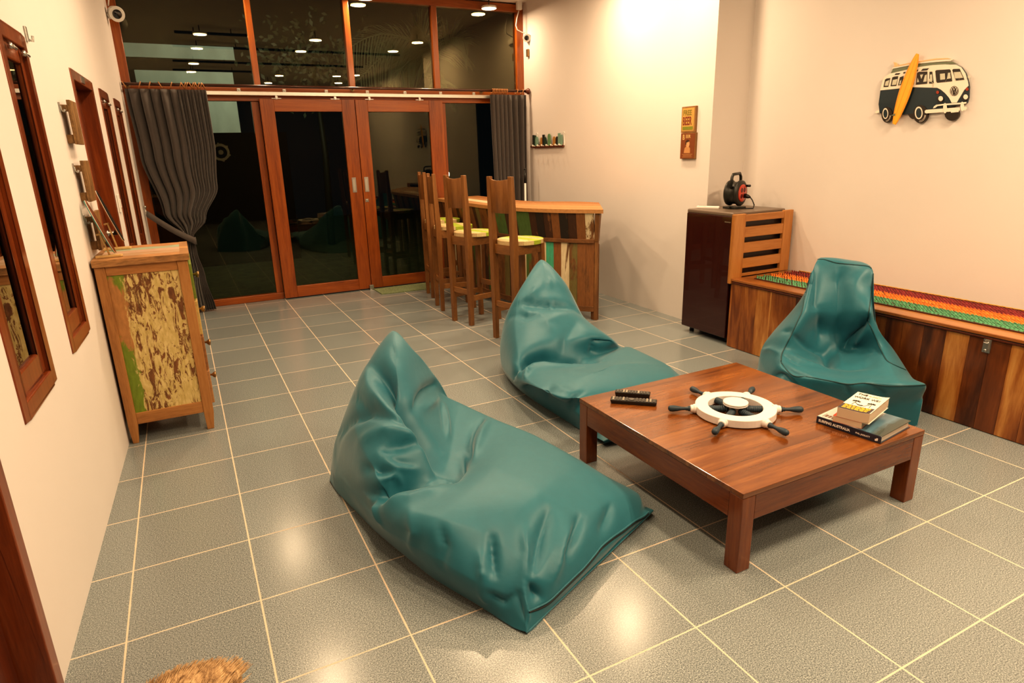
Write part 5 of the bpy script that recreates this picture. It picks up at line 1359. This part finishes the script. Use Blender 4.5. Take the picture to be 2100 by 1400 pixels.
def bean_bag(name, base, label, rows, strokes, zips, seams, nr=13, nc=19, seed=1, clampx=None, fold=1.75):
    cage = np.array([[(p[1:] if p[0] == 'w' else tuple(onz(*p))) for p in r_] for r_ in rows], float)
    G = crom(cage, nr); G = np.swapaxes(crom(np.swapaxes(G, 0, 1), nc), 0, 1)
    Lg = lambda P, n: np.array([P[i]+(P[i+1]-P[i])*q/n for i in range(len(P)-1) for q in range(n)]+[P[-1]])
    H = Lg(cage, nr); H = np.swapaxes(Lg(np.swapaxes(H, 0, 1), nc), 0, 1); G = G*.72+H*.28
    G[:, :, 2] = np.maximum(G[:, :, 2], 0.0)
    R_, C_ = G.shape[:2]
    def tris(G):
        V = [Vector(p) for p in G.reshape(-1, 3)]
        F = [(i*C_+j, i*C_+j+1, (i+1)*C_+j+1, (i+1)*C_+j) for i in range(R_-1) for j in range(C_-1)]
        return BVHTree.FromPolygons(V, F)
    def hit(bvh, px, py):
        h = bvh.ray_cast(Vector(_C), Vector(ray(px, py)).normalized()); return h[0]
    N = grid_normals(G)
    toc = _C - G
    N *= np.where((N*toc).sum(2).mean() > 0, 1, -1)
    bvh = tris(G)
    D = np.zeros((R_, C_))
    for (pts, w, d, kind) in strokes:
        hp = [hit(bvh, *p) for p in pts]; hp = [p for p in hp if p is not None]
        if len(hp) < 2: continue
        hp = np.array(hp); seg0, seg1 = hp[:-1], hp[1:]
        L = np.linalg.norm(seg1-seg0, axis=1); cum = np.concatenate([[0], np.cumsum(L)]); tot = cum[-1]
        best = np.full((R_, C_), 1e9); tt = np.zeros((R_, C_)); sg = np.zeros((R_, C_))
        for a, b_, l_, c0_ in zip(seg0, seg1, L, cum):
            ab = b_-a; t = np.clip(((G-a)@ab)/max(l_*l_, 1e-12), 0, 1); q = a+t[..., None]*ab; dv = G-q; ds = np.linalg.norm(dv, axis=2)
            m_ = ds < best; best = np.where(m_, ds, best); tt = np.where(m_, (c0_+t*l_)/tot, tt)
            side = np.einsum('ijk,ijk->ij', np.cross(N, np.broadcast_to(ab/max(l_, 1e-9), N.shape)), dv); sg = np.where(m_, np.sign(side), sg)
        env = np.clip(np.sin(np.pi*np.clip(tt*.90+.05, 0, 1)), 0, 1)**.6
        x = best/w
        if kind == 'g': D += fold*d*env*(.8*np.exp(-1.5*x)+.2*np.exp(-x*x))                       # groove or ridge
        elif kind == 'f': D += d*env*np.exp(-x*x*.7)*np.where(sg > 0, 1, -1)*np.minimum(1, x*2.2)   # one flap over the other
        elif kind == 'F': D += -d*env*np.exp(-x*x*.7)*np.where(sg > 0, 1, -1)*np.minimum(1, x*2.2)
    rs = np.random.RandomState(seed)
    # gentle slack in the cloth
    ii, jj = np.meshgrid(np.arange(R_)/R_, np.arange(C_)/C_, indexing='ij')
    slack = np.zeros((R_, C_))
    for k in range(14):
        fx, fy = rs.uniform(1, 7, 2); slack += np.sin(2*np.pi*(fx*ii+fy*jj*rs.choice([-1, 1])+rs.rand()))*rs.uniform(.2, 1)/(fx+fy)
    fade = np.clip(G[:, :, 2]/.12, 0, 1)
    G2 = G + N*((D + slack*.0045)*np.clip(G[:, :, 2]/.03, .15, 1))[..., None]
    G2[:, :, 2] = np.maximum(G2[:, :, 2], .002)
    if clampx: G2[:, :, 0] = np.where(G2[:, :, 2] < .54, np.minimum(G2[:, :, 0], clampx), G2[:, :, 0])
    e = thing(name, base, label, 'bean bag', 'teal bean bags around the coffee table')
    b = MB(); b.grid([tuple(p) for p in G2.reshape(-1, 3)], R_, C_)
    # underside
    fs = [(i*C_, (i+1)*C_, (i+1)*C_+C_-1, i*C_+C_-1) for i in range(R_-1)]
    for f in fs: b.f.append(f); b.m.append(0); b.sm.append(False); b.c.append(None)
    o = b.build('cover', M_BAG, e)
    sb = o.modifiers.new('soft', 'SUBSURF'); sb.levels = 1; sb.render_levels = 1
    b2 = tris(G2)
    for pts, r_, mt, nm, lift in zips:
        P = []
        pts = crom(np.array([(x, y, 0) for x, y in pts], float), 8)[:, :2]
        for p in pts:
            h = hit(b2, *p)
            if h is not None: P.append(h+(Vector(_C)-h).normalized()*lift)
        if len(P) > 2:
            P = [P[0]]+[(P[k-1]+P[k]*2+P[k+1])/4 for k in range(1, len(P)-1)]+[P[-1]]
            m = MB(); m.tube(P, r_, 6); m.build(nm, mt, e, fixn=False)
    for grid_line, r_, nm in seams:
        P = [Vector(G2[i, j]) for i, j in grid_line(R_, C_)]; m = MB(); m.tube(P, r_, 6); m.build(nm, M_SEAM, e, fixn=False)
    return e
# --- near bag
A1 = lambda x, y: (660+x/3.5, 660+y/3.5)
A2 = lambda x, y: (940+x/4.117, 980+y/4.117)
def S_(f, pts): return [f(*p) for p in pts]
rows1 = [
 [(1078,1303,0),(1098,1286,0),(1155,1227,0),(1215,1166,0),(1265,1116,0),(1302,1082,0),(1328,1058,0)],
 [(1078,1298,.008),(1084,1256,.052),(1150,1209,.06),(1217,1147,.065),(1265,1103,.06),(1308,1068,.05),(1342,1044,.03)],
 [(1050,1289,0),(1062,1228,.085),(1100,1178,.14),(1165,1090,.185),(1250,1025,.15),(1310,1012,.075),W(1.875,1.09,0)],
 [(985,1246,0),(968,1188,.13),(1010,1100,.22),(1105,1010,.265),(1190,950,.18),W(1.80,1.27,.09),W(1.78,1.27,0)],
 [(890,1189,0),(872,1132,.15),(905,1062,.26),(1015,960,.285),(1095,893,.20),W(1.71,1.56,.10),W(1.68,1.55,0)],
 [(812,1126,0),(800,1090,.14),(838,1045,.25),(960,955,.255),(1020,863,.21),W(1.62,1.78,.11),W(1.58,1.76,0)],
 [(770,1091,0),(764,1058,.13),(800,1018,.23),(912,966,.215),(942,828,.22),W(1.53,1.95,.12),W(1.50,1.93,0)],
 [(732,1052,0),(722,1008,.12),(762,962,.31),(858,898,.345),(902,806,.30),W(1.47,2.04,.16),W(1.46,2.03,0)],
 [(692,1012,0),(689,958,.13),(726,860,.39),(822,810,.49),(884,764,.43),W(1.43,2.08,.24),W(1.44,2.09,0)],
 [(676,990,0),(687,905,.20),(742,765,.49),(804,678,.650),(846,728,.55),W(1.38,2.10,.30),W(1.43,2.13,0)],
 [(676,987,.0),W(.84,2.01,0),W(.95,2.08,0),W(1.12,2.15,0),W(1.25,2.17,0),W(1.36,2.18,0),W(1.43,2.15,0)]]
st1 = [
 (S_(A1,[(375,385),(520,560),(650,710),(760,890),(850,1070)]), .045, -.055, 'g'),
 (S_(A1,[(350,375),(490,570),(610,730),(720,880),(850,1085)]), .065, .050, 'F'),
 (S_(A1,[(395,1265),(500,1275),(640,1220),(790,1195),(870,1150)]), .055, .040, 'F'),
 (S_(A1,[(140,800),(270,690),(350,655),(440,685),(560,750),(640,805)]), .045, .018, 'F'),
 (S_(A1,[(1165,700),(1095,770),(1065,860),(1072,960)]), .030, .016, 'f'),
 (S_(A1,[(335,385),(450,560),(560,700),(655,800)]), .020, .026, 'g'),
 (S_(A1,[(150,800),(270,690),(350,662),(440,690),(560,750),(640,800)]), .030, -.030, 'g'),
 (S_(A1,[(280,850),(460,800),(640,840)]), .040, .020, 'g'),
 (S_(A1,[(440,930),(570,895),(710,880)]), .018, -.018, 'g'),
 (S_(A1,[(400,945),(520,1040),(680,1050)]), .018, .014, 'g'),
 (S_(A1,[(430,975),(560,1010),(670,1035)]), .012, -.012, 'g'),
 (S_(A1,[(300,1050),(420,1060),(520,1090)]), .030, -.026, 'g'),
 (S_(A1,[(430,1130),(530,1092),(585,1150)]), .014, .016, 'g'),
 (S_(A1,[(400,1265),(500,1275),(640,1220),(790,1195),(865,1150)]), .026, -.055, 'g'),
 (S_(A1,[(470,1330),(640,1290),(830,1225)]), .045, .018, 'g'),
 (S_(A1,[(395,1270),(420,1340),(440,1440)]), .016, .020, 'g'),
 (S_(A1,[(860,1130),(930,1130),(985,1030),(1000,950)]), .032, -.040, 'g'),
 (S_(A1,[(1160,705),(1095,770),(1065,860),(1072,960)]), .013, -.028, 'g'),
 (S_(A1,[(1195,700),(1150,820),(1095,960)]), .018, .018, 'g'),
 (S_(A1,[(872,590),(892,690),(905,830)]), .016, .016, 'g'),
 (S_(A1,[(852,600),(872,690),(880,780)]), .010, -.012, 'g'),
 (S_(A1,[(815,445),(740,490),(695,560),(685,625)]), .022, -.024, 'g'),
 (S_(A1,[(740,620),(800,570),(830,540)]), .025, .014, 'g'),
 (S_(A1,[(222,545),(262,552),(330,620)]), .012, -.010, 'g'),
 (S_(A1,[(500,190),(530,240),(560,300)]), .016, -.008, 'g'),
 (S_(A2,[(1030,320),(985,480),(900,660)]), .020, -.022, 'g'),
 (S_(A2,[(960,420),(880,600),(800,860)]), .022, .014, 'g'),
 (S_(A2,[(770,270),(700,480),(620,800)]), .028, -.024, 'g'),
 (S_(A2,[(560,420),(585,640),(560,900)]), .022, .014, 'g'),
 (S_(A2,[(285,470),(290,640),(300,820)]), .013, -.022, 'g'),
 (S_(A2,[(190,640),(205,820),(225,1030)]), .016, .016, 'g'),
 (S_(A2,[(560,900),(560,1000),(590,1200)]), .012, .010, 'g'),
 (S_(A2,[(500,960),(530,1080),(555,1200)]), .010, -.008, 'g'),
 (S_(A2,[(600,890),(640,960),(690,1010)]), .018, -.020, 'g'),
 (S_(A2,[(270,980),(380,1050),(480,985)]), .014, -.012, 'g'),
 (S_(A2,[(1290,220),(1260,330),(1200,450)]), .025, -.012, 'g'),
 ([(905,1080),(912,1120),(905,1160)], .018, -.014, 'g'),
 ([(840,1050),(850,1090),(845,1130)], .020, .010, 'g'),
]
zip1 = [(S_(A2,[(598,1132),(680,1105),(770,1055),(870,960),(960,872),(1060,775),(1150,670),(1210,595),(1300,520),(1400,450),(1490,380),(1570,335),(1605,300)]), .0030, M_ZIP, 'zip', .001),
        (S_(A2,[(590,1125),(680,1085),(770,1035),(870,940),(960,852),(1060,755),(1150,650),(1210,575),(1300,500),(1400,430),(1490,362),(1570,318),(1605,285)]), .0032, M_BAG, 'zip_flap', .002)]
bean_bag('bean_bag', (1.25, 1.35, 0), 'large pointed teal bean bag nearest the camera', rows1, st1, zip1, [], seed=3)
# --- bag behind the table
B1 = lambda x, y: (1000+x/3.5, 500+y/3.5)
rows2 = [
 [W(2.09,1.615,0),W(2.2,1.61,0),W(2.35,1.605,0),W(2.52,1.61,0),W(2.7,1.62,0),W(2.85,1.64,0),W(2.95,1.67,0)],
 [W(2.075,1.600,.03),W(2.2,1.590,.05),W(2.35,1.585,.06),W(2.52,1.59,.06),W(2.7,1.60,.06),W(2.86,1.62,.05),W(2.97,1.66,.03)],
 [W(2.088,1.80,0),W(2.070,1.78,.11),W(2.19,1.76,.175),W(2.45,1.77,.20),W(2.74,1.80,.165),W(2.93,1.82,.08),W(2.94,1.83,0)],
 [W(2.082,2.02,0),W(2.050,2.00,.13),(1160,815,.215),W(2.45,2.0,.25),(1369,749,.165),W(2.94,2.10,.08),W(2.93,2.10,0)],
 [W(2.075,2.26,0),W(2.028,2.24,.14),(1110,795,.22),(1235,760,.25),(1331,730,.185),W(2.95,2.33,.09),W(2.92,2.33,0)],
 [W(2.085,2.48,0),(1066,792,.10),(1078,772,.20),(1195,754,.235),(1289,712,.20),W(2.94,2.50,.10),W(2.91,2.5,0)],
 [W(2.10,2.62,0),(1050,778,.12),(1068,750,.22),(1182,742,.19),(1268,713,.190),W(2.93,2.60,.11),W(2.89,2.62,0)],
 [W(2.14,2.80,0),(1029,745,.12),(1060,712,.29),(1150,692,.33),(1253,694,.285),W(2.92,2.76,.14),W(2.88,2.78,0)],
 [W(2.21,2.97,0),(1026,700,.22),(1056,650,.41),(1128,622,.49),(1192,645,.40),W(2.88,2.93,.20),W(2.86,2.95,0)],
 [W(2.28,3.08,0),(1037,658,.33),(1070,588,.56),(1109,532,.715),(1150,574,.585),W(2.84,3.06,.28),W(2.84,3.08,0)],
 [W(2.30,3.13,0),W(2.4,3.17,0),W(2.5,3.20,0),W(2.6,3.22,0),W(2.7,3.21,0),W(2.78,3.18,0),W(2.84,3.13,0)]]
st2 = [
 (S_(B1,[(190,940),(245,880),(300,835),(400,820),(530,852),(770,848)]), .050, .026, 'F'),
 (S_(B1,[(250,425),(420,430),(620,465)]), .050, .018, 'f'),
 (S_(B1,[(300,205),(350,235)]), .015, -.012, 'g'),
 (S_(B1,[(395,280),(330,350),(235,405)]), .018, .016, 'g'),
 (S_(B1,[(410,285),(480,270),(520,300)]), .016, .012, 'g'),
 (S_(B1,[(250,425),(420,430),(620,465)]), .034, -.028, 'g'),
 (S_(B1,[(160,520),(280,530),(380,505)]), .018, -.016, 'g'),
 (S_(B1,[(230,450),(300,495),(420,510)]), .02, .014, 'g'),
 (S_(B1,[(190,940),(245,880),(300,830),(400,815),(530,850)]), .024, -.050, 'g'),
 (S_(B1,[(530,850),(660,850),(770,845)]), .022, -.040, 'g'),
 (S_(B1,[(760,690),(755,770),(765,850)]), .022, -.030, 'g'),
 (S_(B1,[(760,700),(830,690),(890,705)]), .026, -.026, 'g'),
 (S_(B1,[(200,945),(255,900),(290,890)]), .012, -.022, 'g'),
 (S_(B1,[(290,880),(270,960),(215,1050)]), .012, .018, 'g'),
 (S_(B1,[(470,640),(420,560),(640,480)]), .05, .012, 'g'),
 (S_(B1,[(640,560),(560,680),(540,790)]), .05, -.016, 'g'),
 (S_(B1,[(450,1010),(425,1060),(420,1090)]), .03, -.016, 'g'),
 (S_(B1,[(680,1060),(620,1110),(585,1180)]), .016, -.016, 'g'),
 (S_(B1,[(480,1010),(560,1060),(640,1070)]), .025, .010, 'g'),
]
bean_bag('bean_bag', (2.5, 2.3, 0), 'pointed teal bean bag behind the coffee table, before the bar', rows2, st2, [], [], seed=8)
# --- upright lounge bag by the bench
D1 = lambda x, y: (1540+x/3.684, 510+y/3.684)
def lerpw(a, b_, z, out=0.0):
    r_ = []
    for k in range(9):
        t = k/8; r_.append(W(a[0]+(b_[0]-a[0])*t-.67*out*math.sin(PI*t)**.5, a[1]+(b_[1]-a[1])*t-.74*out*math.sin(PI*t)**.5, z))
    return r_
rows3 = [
 lerpw((3.10,1.42), (3.655,.957), 0, .0),
 lerpw((3.09,1.41), (3.650,.950), .13, .03),
 [W(3.10,1.44,.16),(1608,768,.225),(1625,772,.24),(1680,779,.25),(1741,787,.25),(1785,786,.255),(1850,791,.26),(1899,790,.25),W(3.68,.98,.14)],
 [W(3.24,1.60,0),W(3.22,1.57,.17),(1601,748,.27),(1660,756,.265),(1725,764,.255),(1780,764,.27),(1835,768,.285),W(3.72,1.06,.22),W(3.70,1.06,0)],
 [W(3.36,1.76,0),(1560,738,.20),(1606,716,.33),(1660,722,.30),(1715,728,.265),(1758,716,.30),(1808,712,.36),(1837,724,.305),W(3.76,1.16,0)],
 [W(3.45,1.87,0),(1566,705,.28),(1624,684,.42),(1668,680,.40),(1715,684,.375),(1755,680,.42),(1785,672,.46),(1813,697,.385),W(3.80,1.24,0)],
 [W(3.50,1.92,0),(1590,674,.365),(1642,640,.53),(1675,640,.525),(1715,640,.51),(1755,638,.54),(1786,640,.55),(1797,668,.45),W(3.81,1.28,0)],
 [W(3.55,1.91,0),(1638,628,.50),(1656,585,.66),(1682,580,.675),(1718,580,.67),(1755,582,.68),(1788,590,.66),(1793,636,.555),W(3.815,1.30,0)],
 [W(3.57,1.89,0),(1656,604,.605),(1668,548,.755),(1682,533,.792),(1730,539,.785),(1778,545,.772),(1790,556,.745),(1792,606,.62),W(3.815,1.31,0)],
 [W(3.58,1.89,0),W(3.71,1.73,.60),W(3.69,1.69,.745),W(3.70,1.69,.780),W(3.775,1.62,.780),W(3.84,1.555,.765),W(3.87,1.50,.735),W(3.86,1.45,.60),W(3.82,1.32,0)],
 [W(3.58,1.89,0),W(3.68,1.75,.35),W(3.70,1.72,.50),W(3.70,1.73,.55),W(3.74,1.69,.56),W(3.78,1.63,.56),W(3.81,1.55,.52),W(3.825,1.45,.35),W(3.822,1.33,0)],
 [W(3.58,1.895,0),W(3.61,1.85,0),W(3.64,1.79,0),W(3.66,1.74,0),W(3.70,1.66,0),W(3.74,1.57,0),W(3.78,1.48,0),W(3.81,1.40,0),W(3.822,1.34,0)]]
st3 = [
 (S_(D1,[(880,540),(800,640),(710,750)]), .045, .018, 'f'),
 (S_(D1,[(500,190),(500,420),(540,640),(590,870)]), .050, -.020, 'g'),
 (S_(D1,[(640,150),(630,330),(640,520)]), .05, .016, 'g'),
 (S_(D1,[(880,540),(800,640),(710,750)]), .030, -.045, 'g'),
 (S_(D1,[(870,580),(810,690),(760,760)]), .020, .018, 'g'),
 (S_(D1,[(590,880),(560,780),(440,740),(310,650)]), .030, -.020, 'g'),
 (S_(D1,[(300,800),(430,860),(560,900)]), .022, .014, 'g'),
 (S_(D1,[(600,740),(590,820),(600,880)]), .020, -.018, 'g'),
 (S_(D1,[(640,720),(660,800),(690,880)]), .040, .014, 'g'),
 (S_(D1,[(240,870),(330,920),(440,960)]), .014, -.016, 'g'),
 (S_(D1,[(250,800),(330,850),(400,880)]), .012, -.012, 'g'),
 (S_(D1,[(660,900),(780,900),(900,880)]), .03, -.012, 'g'),
 (S_(D1,[(170,600),(240,620),(300,620)]), .014, -.012, 'g'),
 (S_(D1,[(80,770),(150,760),(220,790)]), .02, .010, 'g'),
 (S_(D1,[(860,790),(930,760),(970,790)]), .015, -.010, 'g'),
 (S_(D1,[(720,1030),(735,1070),(740,1100)]), .012, -.010, 'g'),
 (S_(D1,[(930,1040),(980,1080),(1000,1110)]), .014, -.010, 'g'),
]
def D(pts): return S_(D1, pts)
z3 = [(D([(405,360),(385,470),(345,560),(310,640),(270,720),(235,790),(228,850)]), .0032, M_SEAM, 'piping', .001),
      (D([(228,855),(270,915),(330,962),(430,968),(600,998),(735,1022),(860,1014),(1020,1034),(1180,1034),(1320,1028)]), .0032, M_SEAM, 'piping', .001),
      (D([(500,85),(470,140),(440,230),(415,330)]), .0032, M_SEAM, 'piping', .001),
      (D([(880,540),(920,620),(960,715),(1000,800),(1035,850),(1100,885),(1170,915)]), .0032, M_SEAM, 'piping', .001),
      (D([(925,180),(922,240),(912,300),(905,370),(895,450),(880,540)]), .0032, M_SEAM, 'piping', .001),
      (D([(505,80),(560,82),(640,105),(700,112),(800,122),(880,130),(915,150)]), .0032, M_SEAM, 'piping', .001)]
bean_bag('bean_bag', (3.45, 1.45, 0), 'upright teal lounge bean bag with squared back before the bench', rows3, st3, z3, [], nr=12, nc=15, seed=5, clampx=3.836)
# ------------------------------------------------------------------ lights
WARM = (1.0, .71, .435)
M_DISC = emit('lamp_glow', (1.0, .72, .42), 14.0)
LZ = 2.945
LAMPS = [(.92, 6.11), (2.32, 6.115), (3.69, 6.11),
         (.90, 3.86), (2.31, 3.86), (3.67, 4.08),
         (.90, 2.70), (2.29, 2.83), (3.58, 3.22),
         (.90, 1.08), (3.78, .12), (.89, -.05), (2.41, -.28), (3.46, -.12), (2.37, -1.60), (3.76, -1.32)]
LP = 18.0
for k, (x, y) in enumerate(LAMPS):
    row = sum(1 for q in range(k) if abs(LAMPS[q][1]-y) < .3)
    lab = ('round white ceiling lamp above the %s pane of the glass wall' % ('left', 'middle', 'right')[k]) if k < 3 else 'round white ceiling lamp mirrored in the glass wall'
    e = thing('ceiling_lamp', (x, y, ZC), lab, 'ceiling lamp', 'round lamps hanging from the ceiling' )
    b = MB(); b.tube([(x, y, ZC), (x, y, LZ+.03)], .006, 8); b.build('stem', M_BLACKP, e)
    b = MB(); b.lathe([(0, .02), (.004, .080), (.022, .086), (.026, .083)], (x, y, LZ+.030), (0, 0, -1), 24); b.build('housing', M_WHITEP, e)
    b = MB(); b.lathe([(0, .079), (.003, .076)], (x, y, LZ+.0045), (0, 0, -1), 24); b.build('diffuser', M_DISC, e)
    ld = bpy.data.lights.new('lamp_light', 'AREA'); ld.shape = 'DISK'; ld.size = .15; ld.energy = LP*(.75 if k < 3 else 1.0 if k < 9 else 1.25)*(.80 if x < 1 else .88 if x > 3.5 and k < 9 else 1.15 if x > 3.4 else 1.0); ld.color = WARM; ld.spread = PI
    lo = bpy.data.objects.new('lamp_light', ld); lo.location = (x, y, LZ-.004); COL.objects.link(lo)
# dark hanging bars between the lamps (mirrored in the upper panes)
for (y, z, xa, xb) in ((3.70, 2.985, .62, 1.5), (2.55, 2.99, .60, 3.9), (.98, 2.99, .6, 3.7), (-.15, 2.985, .6, 1.9)):
    e = thing('hanging_bar', ((xa+xb)/2, y, ZC), 'dark bar hanging under the ceiling, mirrored in the glass wall', 'light bar', 'dark bars hanging under the ceiling')
    b = MB(); b.box((xa, y-.02, z-.015), (xb, y+.02, z+.015)); b.build('bar', M_BLACKP, e, .003)
    for x in (lerp(xa, xb, .25), lerp(xa, xb, .75)):
        b = MB(); b.tube([(x, y, z+.015), (x, y, ZC)], .006, 8); b.build('rod', M_BLACKP, e)

wd = bpy.data.worlds.new('night'); SC.world = wd; wd.use_nodes = True
bg = wd.node_tree.nodes['Background']; bg.inputs[0].default_value = (.55, .75, 1.0, 1); bg.inputs[1].default_value = .004

SC.view_settings.view_transform = 'Standard'
SC.view_settings.look = 'Medium High Contrast'
SC.view_settings.exposure = 0.22
SC.view_settings.gamma = 1.0
cy = SC.cycles
cy.max_bounces = 8; cy.diffuse_bounces = 5; cy.glossy_bounces = 4; cy.transmission_bounces = 4; cy.transparent_max_bounces = 12
cy.caustics_reflective = False; cy.caustics_refractive = False
cy.sample_clamp_indirect = 4.0; cy.blur_glossy = .5
cy.use_light_tree = True
